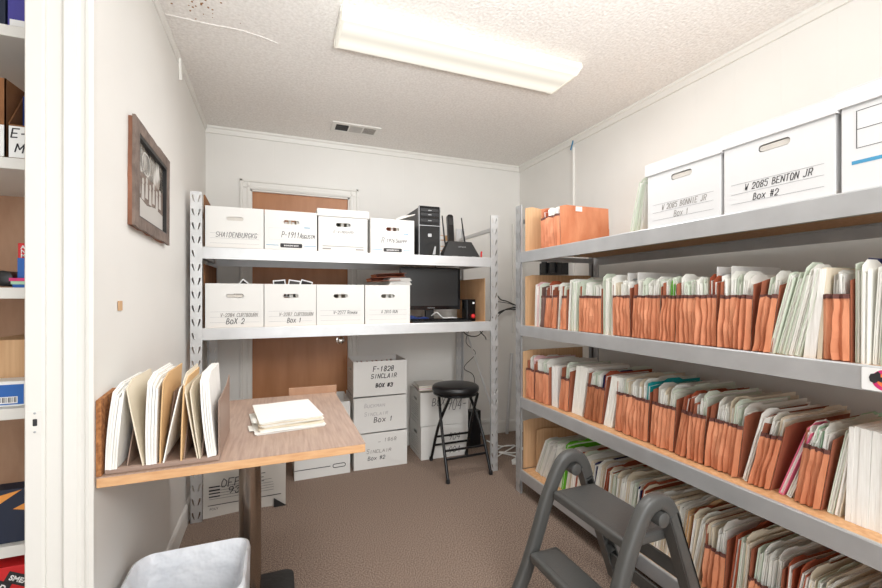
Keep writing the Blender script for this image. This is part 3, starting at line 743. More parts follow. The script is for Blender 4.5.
# third shelf
row(Z3, 1.492, [
 ('W', 2.235, 2.160, 0, {'c': 'wwpw', 'dx': -.03}), ('W', 2.150, 2.018, 0, {'c': 'wwwgwww', 'dx': -.025}),
 ('T', 2.008, 1.955, 0, {'label': 'white paper pad between two wallets near the back of the third shelf', 'h': .235, 'dx': -.015}),
 ('W', 1.935, 1.866, 4, {'c': 'wgwg', 'dx': -.01}),
 ('T', 1.850, 1.765, 9, {'label': 'thick leaning white paper pads on the third shelf', 'h': .262, 'm': 'folder_white'}),
 ('W', 1.746, 1.622, 8, {'c': 'wggwwvrg', 'gm': 'wallet_gusset_dark', 'adj': 'darker brown ', 'h': .235}),
 ('T', 1.612, 1.560, 12, {'label': 'leaning white pad left of the widest wallet, third shelf', 'h': .25, 'm': 'folder_white'}),
 ('W', 1.533, 1.347, 3, {'c': 'wgmwmwwwmwwtt', 'adj': 'widest orange-brown '}), ('W', 1.336, 1.222, 4, {'c': 'wwmwwgw'}),
 ('W', 1.216, 1.168, 10, {'c': 'rr', 'adj': 'narrow orange-brown '}), ('W', 1.162, 1.094, 4, {'c': 'wwgw'}), ('W', 1.088, .968, 6, {'c': 'wwgwmygww', 'adj': 'wide orange-brown '}),
 ('F', .962, .940, 14, {'c': 'ww'}), ('W', .932, .868, 12, {'c': 'wwmgw'}), ('F', .852, .812, 20, {'c': 'hw'}), ('W', .800, .732, 8, {'c': 'wnw'}),
 ('F', .722, .690, 9, {'c': 'gmw'}), ('T', .676, .40, 2, {'label': 'large white paper stack at the right end of the third shelf', 'h': .268}),
], 'third')
# bottom shelf
row(Z4, 1.492, [
 ('F', 2.20, 2.075, 24, {'c': 'wygwyw', 's': .98}), ('F', 2.055, 1.965, 17, {'c': 'gwwgwyg', 'place': 'leaning left of the lime green folders, bottom shelf'}),
 ('F', 1.955, 1.925, 10, {'c': 'l', 's': 1.08, 'place': 'near the back of the bottom shelf'}),
 ('F', 1.915, 1.62, 10, {'c': 'wwmwrwmgwwwmv', 'place': 'behind the far leg of the step ladder, bottom shelf'}),
 ('F', 1.615, 1.30, 9, {'c': 'rmgwmwwmwgmv', 'place': 'behind the top step of the ladder, bottom shelf'}),
 ('F', 1.295, 1.12, 9, {'c': 'mwmwwmar', 'place': 'beside the near hump of the step ladder, bottom shelf'}),
 ('W', 1.100, 1.020, 4, {'c': 'mwwm', 'gh': .165}), ('F', 1.010, .955, 6, {'c': 'rgwmg'}), ('W', .945, .850, 5, {'c': 'gwbwbww', 'gh': .14}), ('F', .842, .62, 7, {'c': 'rrwmgmwmwww'}), ('F', .61, .36, 7, {'c': 'owyw', 'place': 'at the lower right photo corner, bottom shelf'}),
], 'bottom')

# cardboard end sheets at the far end of the right rack shelves
def sheet(label, x0, x1, y, z0, z1, rz=0, m='cardboard', notch=0):
    mb = MB(); mb.plate([(0, 0), (x1 - x0, 0), (x1 - x0, z1 - z0 - notch), (.05, z1 - z0)] + [(0, z1 - z0 - .01)], [], FRONT, .004)
    o = mb.build('cardboard_sheet', m); o.location = (x0, y, z0); o.rotation_euler = (0, 0, rz); return tag(o, label, 'cardboard')
sheet('tan cardboard sheet behind the brown wallet on the right rack top', 1.44, 1.80, 2.225, Z1, 1.80, notch=.03)
sheet('tan cardboard end sheet on the second shelf of the right rack', 1.44, 1.95, 2.225, Z2, 1.372, notch=-.005)
sheet('tan cardboard end sheet on the third shelf of the right rack', 1.435, 1.90, 2.245, Z3, .90)
sheet('tan cardboard end sheet on the bottom shelf of the right rack', 1.45, 1.86, 2.265, Z4, .455, R(-5))
sheet('brown cardboard flap leaning behind the far folders, bottom shelf', 1.52, 1.86, 2.222, Z4, .40, R(-9))
# rust wallet seen broadside on top of the right rack
T = wallet(1.462, 1.905, Z1 + .0005, .175, R(-2), 'large orange-brown expanding wallet standing on the right rack top shelf', gh=.185, h=.238, d=.345, cm='wallet_gusset')
q = MB(); q.box(.10, .145, -.0026, -.0016, .205, .232); part(q, 'sticker', 'white_print', T)
for i, c in enumerate('rwww'):
    lb = '%s folder in the large wallet on the right rack top shelf' % COLN[c]
    file_folder(c, 1.470, 1.925 + .038 * (3 - i), Z1 + .003, R(-4), lb, lb, .96, k=2 * i)
for i, c in enumerate('ggw'):
    lb = '%s folder leaning against the boxes on the right rack top' % COLN[c]
    file_folder(c, 1.44 + .01 * i, 1.385 - .018 * i, Z1 + .0005, R(13 - i * 3), lb, lb, .93, k=2 * i)
# black gear seen below the top shelf near the back corner
q = MB(); q.box(0, .16, 0, .06, 0, .10); q.box(.03, .06, -.02, 0, .02, .12); q.box(.09, .12, -.02, 0, .02, .12); o = q.build('wall_box', 'black_plastic', bevel=.004); o.location = (2.03, 2.93, 1.405); o.rotation_euler = (0, 0, R(-90)); o.scale = (1.9, 1, 1.1); tag(o, 'black electrical unit on the right wall above the far cardboard', 'electrical unit')
q = MB(); q.box(0, .012, 0, .012, 0, 1.0); o = q.build('wall_cable_trunking', 'wall_paint'); o.location = (2.00, 3.30, .9); tag(o, 'thin painted cable trunking on the back wall in the corner', 'trunking')

# sticker on the beam of the right rack
S = thing('round_sticker', 'white sticker with a red ring and black figure on the second beam', 'sticker', (1.4155, .562, 1.024))
M = left_face(-.0002); q = MB(); q.plate(rrect(.045, .029, .003), [], M, -.0006); part(q, 'backing', 'white_print', S)
M = left_face(-.0009); q = MB(); q.plate(oval(.002, 0, .054, .0538, 28), [oval(.002, 0, .036, .0358, 28)], M, -.0004); part(q, 'ring', 'magenta', S)
q = MB(); q.plate(oval(.002, 0, .036, .0358, 28), [], M, -.0004); part(q, 'disc', 'orange', S)
q = MB(); q.plate([(-.030, .004), (-.027, .013), (-.018, .016), (-.013, .022), (-.008, .016), (-.008, .008), (-.002, .006), (.004, -.002), (-.004, -.006), (-.012, -.003), (-.019, -.010), (-.028, -.006)], [], left_face(-.0014), -.0006); part(q, 'black_figure', 'logo_black', S)

# ------------------------------------------------------------------ things on the back rack
E1 = thing('computer_tower', 'black desktop computer tower beside the router on the rack top shelf', 'computer', (.96, 2.66, ZA))
p = MB(); p.box(-.075, .075, .02, .42, 0, .335); part(p, 'case', 'black_plastic', E1, bevel=.004)
p = MB(); p.prism([(-.075, 0), (.075, 0), (.075, .012), (.06, .02), (-.06, .02), (-.075, .012)][::-1] and [(.02, 0), (.02, .345), (.008, .345), (0, .32), (0, .01), (.006, 0)], -.075, .075, 'x'); part(p, 'front_panel', 'black_gloss', E1, bevel=.003)
p = MB(); p.box(-.078, -.0735, -.002, .022, 0, .34); p.box(.0735, .078, -.002, .022, 0, .34); part(p, 'side_trim', 'silver', E1, bevel=.001)
for z in (.315, .285, .245):
    p = MB(); p.box(-.066, .066, -.003, .004, z - .012, z + .012); d = part(p, 'drive_bay', 'black_plastic', E1, bevel=.002)
    p = MB(); p.box(-.012, .012, -.0036, -.003, z - .003, z + .001); part(p, 'label_mark', 'silver', d)
p = MB(); p.box(-.074, .074, -.003, .004, .208, .212); part(p, 'silver_strip', 'silver', E1)
p = MB(); p.plate(rrect(.013, .011, .003, cy=.145), [], front(-.0005), -.001); lo = part(p, 'badge', 'silver', E1)
p = MB(); p.prism([(.02, .015), (.04, .015), (.045, .07), (.035, .07)], -.003, 0, 'y'); part(p, 'port_cover', 'silver', E1)
RT = thing('router', 'black angular wireless router with antennas on the rack top shelf', 'router', (1.195, 2.68, ZA))
p = MB(); z0, z1 = 0, .118
v = [(-.145, -.03, 0), (.15, -.03, 0), (.15, .06, 0), (-.145, .06, 0), (-.085, .01, z1), (.095, .01, z1), (.095, .045, z1), (-.085, .045, z1)]
p.add(v, [(0, 3, 2, 1), (4, 5, 6, 7), (0, 1, 5, 4), (1, 2, 6, 5), (2, 3, 7, 6), (3, 0, 4, 7)]); part(p, 'body', 'black_cast', RT, bevel=.004)
Mt = Matrix.Translation((0.01, -.0135, .072)) @ Matrix.Rotation(R(71), 4, 'X'); lettering('NETGEAR', .014, Mt, 'silver', RT)
p = MB()
for x in (-.07, -.055, -.045, -.035, .015, .08, .09, .10): p.box(x, x + .006, -.0285, -.026, .008, .011)
part(p, 'status_lights', 'silver', RT)
for (x, h, tl) in ((-.085, .23, -.03), (.075, .225, -.04)):
    p = MB(); p.tube([(x, .05, .07), (x + tl * .4, .052, .13), (x + tl, .055, .07 + h)], .0065, 8, r2=.0045); part(p, 'antenna', 'black_plastic', RT, smooth=True)
PH = thing('cordless_phone', 'black upright cordless handset behind the router on the rack', 'telephone', (1.215, 2.86, ZA))
p = MB(); p.box(-.03, .03, -.02, .05, 0, .04); part(p, 'cradle', 'black_plastic', PH, bevel=.006)
p = MB(); p.T = Matrix.Rotation(R(-8), 4, 'X'); p.plate(rrect(.024, .155, .018, cy=.20), [], front(0), .025); part(p, 'handset', 'black_gloss', PH, bevel=.004)
p = MB(); p.T = Matrix.Rotation(R(-8), 4, 'X'); p.plate(rrect(.016, .03, .006, cy=.30), [], front(-.001), -.001); part(p, 'display', 'screen', PH)
for i in range(3):
    q = MB(); q.box(-.075, .075, 0, .12, 0, .040); o = q.build('small_carton', 'folder_tan', bevel=.002); o.location = (1.175 + .006 * (i % 2), 3.02, ZA + .001 + i * .085 / 1.0 * .98)
    q = MB(); q.box(-.07, .03, -.001, 0, .006, .034); part(q, 'white_label', 'white_print', o)
    tag(o, ['lowest', 'middle', 'uppermost'][i] + ' small orange and white carton stacked behind the tower and router', 'carton')
    if i:
        pass
for i in range(2):
    q = MB(); q.box(-.07, .07, .004, .116, 0, .042); o = q.build('small_carton', 'white_print', bevel=.002); o.location = (1.175, 3.02, ZA + .0415 + i * .0833); tag(o, ['lower', 'upper'][i] + ' plain white carton in the stack behind the tower', 'carton')
q = MB(); q.tube([(0, 0, 0), (0, 0, .04), (.003, 0, .055)], .006, 8); o = q.build('marker_pen', 'red'); o.location = (1.372, 2.70, ZA); tag(o, 'short red and pink pen standing right of the router', 'pen')
q = MB(); q.slab(0, .14, 0, .10, lambda u: .012 + .006 * sin(5 * u), bend=lambda u, v: 0); o = q.build('brochure', 'folder_grey'); o.rotation_euler = (0, R(-20), 0); o.location = (.73, 2.68, 1.742); tag(o, 'grey folded brochure lying on the box beside the tower', 'brochure')
# monitor and the clutter round it
MO = thing('computer_monitor', 'black flat screen monitor on the lower shelf of the back rack', 'monitor', (1.015, 2.78, ZB))
p = MB(); p.box(-.225, .225, 0, .045, .085, .385); part(p, 'housing', 'black_plastic', MO, bevel=.004)
p = MB(); p.plate(rect(-.225, .225, .085, .385), [rect(-.205, .205, .112, .37)], front(-.001), .006); part(p, 'bezel', 'black_gloss', MO)
p = MB(); p.box(-.206, .206, -.0005, .001, .111, .371); part(p, 'screen', 'screen', MO)
lettering('SAMSUNG', .012, front(-.0015, .093), 'silver', MO)
p = MB(); p.box(-.03, .03, .03, .06, .01, .14); part(p, 'neck', 'black_plastic', MO)
p = MB(); p.prism(rrect(.11, .085, .05, cy=.03), 0, .012, 'z'); part(p, 'base', 'black_gloss', MO, bevel=.003)
KB = thing('keyboard', 'flat black keyboard lying below the monitor on the back rack', 'keyboard', (1.045, 2.655, ZB + .0005))
p = MB(); p.prism([(-.03, 0), (.115, 0), (.115, .022), (-.03, .010)], -.215, .215, 'x'); part(p, 'case', 'black_plastic', KB, bevel=.002)
p = MB()
for i in range(5):
    for j in range(20): x = -.205 + j * .0205; y = -.022 + i * .024; z = .0106 + i * .002; p.box(x, x + .017, y, y + .018, z, z + .004)
part(p, 'keys', 'black_gloss', KB)
ph = MB(); ph.box(-.035, .035, 0, .09, 0, .158); PD = thing('mini_computer', 'small black upright box with a white light right of the monitor', 'computer', (1.292, 2.70, ZB), 0); part(ph, 'case', 'black_gloss', PD, bevel=.004)
p = MB(); p.box(.01, .024, -.001, 0, .125, .139); part(p, 'indicator', 'white_print', PD)
q = MB(); q.lathe([(.001, -.016), (.009, -.013), (.015, -.006), (.016, 0), (.015, .006), (.009, .013), (.001, .016)]); o = q.build('red_ball', 'red', smooth=True); o.location = (1.285, 2.655, ZB + .039); tag(o, 'small shiny red ball beside the keyboard on the back rack', 'ball')
q = MB(); q.slab(0, .17, 0, .10, lambda u: .03 + .014 * sin(3 * u + 1) * sin(7 * u), bend=lambda u, v: 0, nx=10, nz=3); o = q.build('plastic_bag', 'bag_blue', smooth=True); o.location = (.835, 2.80, ZB + .001); tag(o, 'crumpled dark blue plastic bag under the monitor', 'bag')
def cable(pts, r, m, label, name='cable', cat='cable', n=6):
    q = MB(); q.tube(curve_pts(pts, n), r, 6); o = q.build(name, m, smooth=True); return tag(o, label, cat)
cable([(1.02, 2.79, 1.10), (1.05, 2.76, 1.125), (1.10, 2.765, 1.085), (1.18, 2.77, 1.085), (1.25, 2.775, 1.07)], .004, 'cable_white', 'white cable coiled under the monitor on the back rack')
o = sheet('tan cardboard end sheet at the right end of the lower back rack shelf', 0, .50, 0, 0, .31); o.location = (1.385, 3.17, ZB); o.rotation_euler = (0, 0, R(-90))
q = MB(); q.prism([(0, 0), (.50, 0), (.50, .27), (.03, .305), (0, .30)], 0, .004, 'x'); o = q.build('cardboard_sheet', 'carton_brown'); o.location = (-.392, 2.66, ZA); tag(o, 'brown cardboard sheet at the left end of the top back shelf', 'cardboard')
q = MB(); q.prism([(0, 0), (.50, 0), (.50, .37), (0, .36)], 0, .004, 'x'); o = q.build('cardboard_sheet', 'carton_brown'); o.location = (-.392, 2.66, ZB); tag(o, 'brown cardboard sheet at the left end of the lower back shelf', 'cardboard')
# photographs sticking up out of the lower left boxes
for i, (x, a, lb) in enumerate(((-.20, 40, 'photo corner poking up behind the box marked Box 2'), (.01, -6, 'leftmost of three photos standing in the box marked Box 1'), (.085, 8, 'middle of three photos standing in the box marked Box 1'), (.15, 14, 'rightmost of three photos standing in the box marked Box 1'))):
    T = thing('photograph', 'black and white ' + lb, 'photograph', (x, 2.67 + .004 * i, 1.275), 0); T.rotation_euler = (R(8), R(a), 0)
    z = -.0 if i else -.005
    p = MB(); p.box(-.035, .035, 0, .001, z - .045, z + .062); part(p, 'border', 'white_print', T)
    p = MB(); p.box(-.029, .029, -.0006, 0, z - .04, z + .055); part(p, 'picture', 'frame_black' if i != 2 else 'vent_dark', T)
# orange wallets lying on the fourth lower box
for i in range(2):
    T = wallet(0, 0, 0, .024, 0, ['lower', 'upper'][i] + ' orange wallet lying on the box beside the monitor', gh=.12, h=.14, d=.19)
    T.rotation_euler = (R(90 - 6), R(0), R(8)); T.rotation_euler = (R(90), R(-3), R(5 + 4 * i)); T.location = (.56 + .03 * i, 2.80, 1.3345 + i * .026)
for i in range(2):
    T = thing('paper_bundle', ['lower', 'upper'][i] + ' bundle of white papers beside the orange wallets', 'paper bundle', (.80, 2.70, 1.3125 + .026 * i), R(8))
    p = MB()
    for k in range(5): p.box(-.12 + .003 * k, .035 + .004 * ((k * 3) % 4), 0, .16, k * .005, k * .005 + .0042)
    part(p, 'sheets', 'paper', T)
# hanging and wall cables
cable([(1.20, 3.20, 1.50), (1.22, 3.18, 1.40), (1.19, 3.15, 1.30), (1.25, 3.10, 1.22), (1.29, 2.80, 1.215)], .003, 'cable_black', 'thin black cable dropping behind the small upright box')
cable([(1.33, 3.0, 1.03), (1.38, 2.98, .94), (1.48, 2.96, .93), (1.60, 3.0, 1.04)], .0045, 'cable_black', 'black cable sagging under the lower back rack shelf, left one')
cable([(1.47, 3.0, 1.03), (1.52, 3.0, .95), (1.57, 3.02, .91), (1.62, 3.1, .88)], .0045, 'cable_black', 'black cable crossing under the shelf beside the right post')
cable([(1.56, 3.28, .98), (1.52, 3.28, .84), (1.61, 3.28, .74), (1.50, 3.28, .62), (1.60, 3.28, .52), (1.55, 3.28, .2), (1.55, 3.2, .01)], .003, 'cable_black', 'thin wavy black cable hanging on the back wall')
for i, (z0, z1, z2) in enumerate(((1.33, 1.22, 1.15), (1.10, 1.09, 1.14), (1.05, 1.10, 1.12), (.98, 1.08, 1.15), (1.20, 1.19, 1.15))):
    cable([(1.74, 3.22, z0), (1.84, 3.26, z1), (1.92, 3.27, (z1 + z2) / 2 + .01), (2.04, 3.28, z2)], .0055 if i < 3 else .003, 'cable_black', ['uppermost', 'third from top', 'fourth from top', 'lowest', 'second from top'][i] + ' black cable of the bundle between the two racks')
q = MB(); q.tube([(1.92, 3.27, .0), (1.99, 3.30, .72)], .014, 8); o = q.build('metal_pipe', 'galvanised', smooth=True); tag(o, 'grey metal pipe leaning in the back corner between the racks', 'pipe')
# power gear on the floor in the corner
q = MB(); q.box(-.05, .05, -.04, .04, 0, .30); q.box(-.03, .03, -.045, -.04, .05, .27); o = q.build('backup_battery', 'black_plastic', bevel=.006); o.location = (1.50, 3.10, 0); o.rotation_euler = (0, 0, R(8)); tag(o, 'black upright power unit on the floor behind the right post', 'power unit')
cable([(1.60, 2.92, .008), (1.75, 2.99, .008), (1.85, 2.90, .008), (1.74, 2.83, .008), (1.62, 2.88, .01), (1.70, 2.76, .008), (1.63, 2.70, .008)], .006, 'cable_white', 'white cord looped on the carpet in the back corner')
cable([(1.55, 2.80, .008), (1.66, 2.87, .008), (1.80, 2.94, .02), (1.70, 3.0, .008), (1.60, 3.05, .05)], .005, 'cable_white', 'white cord crossing the carpet toward the power unit')
q = MB(); q.box(-.03, .03, -.02, .02, 0, .02); o = q.build('cord_plug', 'cable_white', bevel=.004); o.location = (1.63, 2.665, .001); o.rotation_euler = (0, 0, R(60)); tag(o, 'white plug end of the cord on the carpet', 'plug')
q = MB(); q.box(-.06, .06, -.012, 0, 0, .03); o = q.build('power_strip', 'cable_white', bevel=.004); o.location = (1.74, BY - .013, .115); tag(o, 'white power strip on the back wall above the baseboard', 'power strip')

# contents seen in open floor boxes and through the hand holes
def inbox(cx, y, z, n, cols, lb, sc_=.9, w=.26):
    for i in range(n):
        c = cols[i % len(cols)]; o = file_folder(c, 0, 0, 0, 0, '%s folder inside %s' % (COLN[c], lb), '%s folders inside %s' % (COLN[c], lb), sc_, k=2 * (i % 3), sy=2.2)
        o.rotation_euler = (0, 0, R(90)); o.location = (cx - w / 2 + .04 + i * (w - .02) / n, y + .02, z + .005)
inbox(.072, YB, ZA, 5, 'mra', 'the second box on the rack top shelf')
inbox(.378, YB, ZA, 5, 'wvm', 'the lidded third box on the rack top shelf')
inbox(.694, YB, ZA, 5, 'mwr', 'the box beside the computer tower', .88)
inbox(.069, YB, ZB, 5, 'mrw', 'the box marked V-2287')
inbox(.362, YB, ZB, 5, 'yvm', 'the box marked V-2277')
inbox(.662, YB, ZB, 5, 'wmy', 'the box beside the monitor')
for i in range(9):
    o = file_folder('r', 0, 0, 0, 0, 'rust brown folder filling the top box of the floor stack', 'folders in the top floor box', .86, k=2 * (i % 3), sy=2.2); o.rotation_euler = (0, 0, R(89)); o.location = (.535 + i * .039, 2.965, .529)
T = thing('paper_bundle', 'loose papers and folders piled on the box behind the stool', 'paper bundle', (1.10, 3.00, .512), R(-6))
for k, c in enumerate(('folder_manila', 'paper', 'folder_pink', 'paper', 'folder_manila', 'folder_grey')):
    p = MB(); p.T = Matrix.Rotation(R(3 * ((k * 5) % 4 - 1)), 4, 'Z'); p.box(-.10, .14, 0, .20, .007 * k, .007 * k + .006); part(p, 'sheet', c, T)

# ------------------------------------------------------------------ table
TZ = .75
TB = thing('work_table', 'wood-grain laminate table with oak edge and steel column by the left wall', 'table', (-.092, 1.77, 0))
p = MB(); p.box(-.362, .360, -.400, .395, TZ - .029, TZ - .0025); part(p, 'edge_board', 'oak_edge', TB, bevel=.002)
p = MB(); p.box(-.3625, .3605, -.4005, .3955, TZ - .0025, TZ); part(p, 'table_top', 'laminate', TB)
p = MB(); p.lathe([(.040, .05), (.040, TZ - .035)], (-.010, 0, 0), 32); part(p, 'column', 'steel_column', TB, smooth=True)
p = MB(); p.box(-.15, .15, -.15, .15, TZ - .036, TZ - .029); part(p, 'top_plate', 'black_cast', TB)
p = MB(); lo = rrect(.155, .205, .04, 5); hi = rrect(.13, .18, .05, 5); ts = rrect(.05, .05, .045, 5)
n_ = len(lo); vs = [(a, b, 0) for a, b in lo] + [(a, b, .022) for a, b in lo] + [(a, b, .034) for a, b in hi] + [(a, b, .06) for a, b in ts]
fs = [tuple(range(n_ - 1, -1, -1)), tuple(range(3 * n_, 4 * n_))]
for L_ in range(3):
    for i in range(n_): j = (i + 1) % n_; fs.append((L_ * n_ + i, L_ * n_ + j, (L_ + 1) * n_ + j, (L_ + 1) * n_ + i))
p.add(vs, fs); part(p, 'base', 'black_cast', TB, smooth=True)
p = MB(); p.box(.14, .368, .3965, .412, TZ - .05, TZ + .034); part(p, 'rear_ledge', 'board_brown', TB, bevel=.001)
# folders lying on the table
FS = thing('folder_pile', 'flat pile of white folders and papers lying on the table', 'folder pile', (.03, 1.75, TZ), R(3))
q = FS
bpy.data.objects.remove(FS)
pile = [('paper', -.002, -.012, .245, .29, 2, .006, 'lowest loose white paper sheaf'), ('folder_manila', .008, -.002, .228, .285, -1, .007, 'second lowest manila folder'), ('paper', .004, .012, .22, .275, 4, .004, 'middle white paper sheaf'), ('folder_manila', .0, .01, .222, .285, 1, .006, 'second from top cream folder'), ('folder_white', .0, .014, .224, .288, 2.5, .006, 'topmost pale green white folder')]
z = TZ + .0006
for (m, dx, dy, w, l, a, h, lb) in pile:
    FD = thing('file_folder', lb + ' of the pile on the table', 'folder', (.030 + dx, 1.745 + dy, z), R(a + 5))
    p = MB(); nx, ny = 8, 8; vs = []
    for s_ in (0, 1):
        for i in range(nx + 1):
            for j in range(ny + 1):
                u, v = i / nx, j / ny; vs.append(((u - .5) * w, (v - .5) * l, s_ * h * .25 + abs(.0012 * sin(4 * u + 2 * v)) + .002 * (1 - v) ** 4 * abs(sin(4 * u))))
    o_ = (nx + 1) * (ny + 1); W = ny + 1; fs = []
    for i in range(nx):
        for j in range(ny): a_ = i * W + j; fs += [(a_, a_ + 1, a_ + W + 1, a_ + W), (a_ + o_, a_ + o_ + W, a_ + o_ + W + 1, a_ + o_ + 1)]
        for j in (0, ny): a_ = i * W + j; fs.append((a_, a_ + W, a_ + W + o_, a_ + o_))
    for j in range(ny):
        for i in (0, nx): a_ = i * W + j; fs.append((a_, a_ + 1, a_ + 1 + o_, a_ + o_))
    p.add([(x, y, zz + h * .7) for x, y, zz in vs], fs); part(p, 'cover', m if m != 'paper' else 'folder_white', FD)
    p = MB(); p.box(-w / 2 + .006, w / 2 - .004, -l / 2 + .004, l / 2 - .004, 0, h * .7); part(p, 'papers', 'paper', FD)
    if lb.startswith('second from') or lb.startswith('lowest'): p = MB(); p.box(-w / 2 - .014, -w / 2 + .004, -.09, -.02, h * .6, h * .6 + .0008); part(p, 'tab', 'folder_white', FD)
    z += h + .0012

# desktop sorter
SO = thing('desk_sorter', 'taupe upright file sorter with slanted dividers on the table corner', 'file sorter', (-.44, 1.385, TZ + .0005))
p = MB(); p.prism([(-.002, 0), (.28, 0), (.28, .012), (.012, .012), (.004, .016), (-.002, .012)], 0, .278, 'x'); part(p, 'base', 'sorter', SO, bevel=.002)
for i in range(7):
    x = .001 + i * .0455
    p = MB(); hh = .205 if i == 6 else .17
    p.prism(([(.0, .012), (.28, .012), (.28, hh), (.20, hh - .02), (.0, hh * .86)] if i == 6 else [(.01, .012), (.28, .012), (.28, .19), (.12, .19), (.02, .03)]), x, x + .003, 'x'); part(p, 'divider', 'sorter', SO)
p = MB(); p.box(0, .277, .277, .280, .012, .14); part(p, 'back_panel', 'sorter', SO)
q = MB(); q.prism([(0, 0), (.12, 0), (.12, .215), (.0, .205)], 0, .012, 'x'); o = q.build('cork_board', 'cork_edge'); o.location = (-.4565, 1.376, TZ + .0005); tag(o, 'brown cork-like board wedged left of the desk sorter', 'board')
def sleeve(x, w, h, d, lean, m, label, k=0, name='envelope', cat='envelope', y0=.0, curl=.0, back=0):
    # sheaf standing in a sorter slot, depth along y; lean tips it sideways
    rn = random.Random(k); T = thing(name, label, cat, (-.44 + x, 1.378 + y0, TZ + .014)); T.rotation_euler = (0, R(lean), 0)
    n = max(1, int(w / .006))
    p = MB(); p.T = Matrix.Rotation(R(90), 4, 'Z')
    for i in range(n):
        dd = d - .004 * rn.random() * i; hh = h * (1 - .03 * i * rn.random())
        p.slab(.0 + .006 * rn.random(), dd, -(i + 1) * w / n, w / n * .82, (lambda u, hh=hh: hh * (.93 + .07 * min(1, u * 4)) ), (lambda u, v, i=i: curl * v * v + .010 * (v - .5) ** 2 * (i - n / 2) / n), 8, 8)
    part(p, 'sheets', m, T)
    return T
sleeve(-.001, .030, .226, .24, 2, 'paper', 'thick sheaf of white papers, first in the desk sorter', 1, curl=-.010)
sleeve(.086, .004, .238, .24, -10, 'folder_manila', 'single cream folder leaning left, second in the desk sorter', 2, 'file_folder', 'folder')
sleeve(.093, .028, .250, .245, -1, 'paper', 'thick bundle of white papers, third in the desk sorter', 3, curl=-.008)
sleeve(.125, .004, .248, .24, 2, 'folder_tan', 'tan folder edge beside the third bundle in the desk sorter', 4, 'file_folder', 'folder')
sleeve(.133, .004, .226, .235, 11, 'folder_white', 'cream envelope leaning right, fourth in the desk sorter', 5)
sleeve(.176, .005, .232, .235, 2, 'folder_tan', 'tan folder standing fifth in the desk sorter', 6, 'file_folder', 'folder')
sleeve(.218, .004, .246, .235, -9, 'folder_manila', 'cream folder leaning left near the right end of the sorter', 7, 'file_folder', 'folder')
sleeve(.224, .004, .215, .235, -7, 'folder_manila', 'short cream folder tucked right of the leaning cream folder', 8, 'file_folder', 'folder')
sleeve(.245, .026, .242, .24, -8, 'paper', 'white papers fanned out at the right end of the desk sorter', 9, curl=-.012)

# ------------------------------------------------------------------ waste bin
WB = thing('waste_bin', 'rectangular waste bin with a white plastic liner under the table', 'waste bin', (-.262, 1.475, 0)); WB.scale = (1.09, 1.04, 1)
def loft(rings, cap0=True, cap1=False):
    mb = MB(); n = len(rings[0]); vs = [p for r in rings for p in r]; fs = []
    for a in range(len(rings) - 1):
        for i in range(n): j = (i + 1) % n; fs.append((a * n + i, a * n + j, (a + 1) * n + j, (a + 1) * n + i))
    if cap0: fs.append(tuple(range(n - 1, -1, -1)))
    if cap1: fs.append(tuple((len(rings) - 1) * n + i for i in range(n)))
    mb.add(vs, fs); return mb
def ring(hx, hy, r, z, wv=0, sd=0, n=9):
    o = []
    for (a, b) in rrect(hx, hy, r, n):
        q = noise.noise(Vector((a * 14 + sd, b * 14, z * 9 + sd))) * wv; L_ = math.hypot(a, b) or 1; o.append((a + a / L_ * q, b + b / L_ * q, z + q * .4))
    return o
part(loft([ring(.11, .10, .04, 0), ring(.145, .135, .05, .36), ring(.1435, .1335, .05, .36), ring(.1085, .0985, .039, .006)], True, True), 'bin_body', 'can_grey', WB, smooth=True)
rg = [ring(.150, .142, .05, .20, .010, 3), ring(.154, .148, .05, .26, .010, 3), ring(.157, .151, .05, .32, .008, 3), ring(.158, .152, .05, .365, .004, 3), ring(.155, .149, .05, .382, .003, 3), ring(.149, .143, .05, .386, .003, 3), ring(.142, .136, .045, .375, .003, 3),
      ring(.136, .128, .045, .34, .006, 7), ring(.124, .116, .045, .28, .012, 8), ring(.114, .106, .04, .2, .014, 9), ring(.104, .096, .04, .12, .014, 10), ring(.088, .08, .035, .05, .01, 11), ring(.05, .04, .03, .02, .01, 12)]
lb = loft(rg, False, True); part(lb, 'liner', 'liner', WB, smooth=True)

# ------------------------------------------------------------------ folding stool
ST = thing('folding_stool', 'black folding bar stool with a round vinyl seat in front of white boxes', 'stool', (1.21, 2.745, 0))
p = MB(); prof = [(.02, .555), (.155, .555), (.166, .565), (.170, .578), (.168, .592), (.158, .602), (.13, .608), (.02, .611)]
p.lathe(prof, (-.022, 0, 0), n=40); part(p, 'seat', 'black_vinyl', ST, smooth=True)
p = MB(); p.tube([(-.022 + .155 * cos(a), .155 * sin(a), .548) for a in [2 * pi * k / 28 for k in range(28)]], .008, 8, closed=True); part(p, 'seat_ring', 'stool_metal', ST, smooth=True)
for sx, X0, X1 in ((-1, -.145, -.155), (1, .145, .155)):
    pass
fr = [((-.165, -.205, .012), (-.15, -.06, .30), (-.115, .10, .548)), ((.165, -.185, .012), (.15, -.06, .30), (.115, .10, .548))]
bk = [((-.135, .20, .012), (-.13, .06, .30), (-.105, -.10, .548)), ((.16, .205, .012), (.13, .06, .30), (.105, -.10, .548))]
for pts in fr + bk:
    p = MB(); p.tube(curve_pts(pts, 5), .0105, 10); lg = part(p, 'leg', 'stool_metal', ST, smooth=True)
    q = MB(); q.T = Matrix.Translation((pts[0][0], pts[0][1], 0)); q.lathe([(.012, 0), (.015, .003), (.014, .02), (.011, .03)], n=14); part(q, 'foot_cap', 'black_plastic', lg, smooth=True)
def lerp3(pts, z):
    cp = curve_pts(pts, 12)
    return min(cp, key=lambda q: abs(q.z - z))
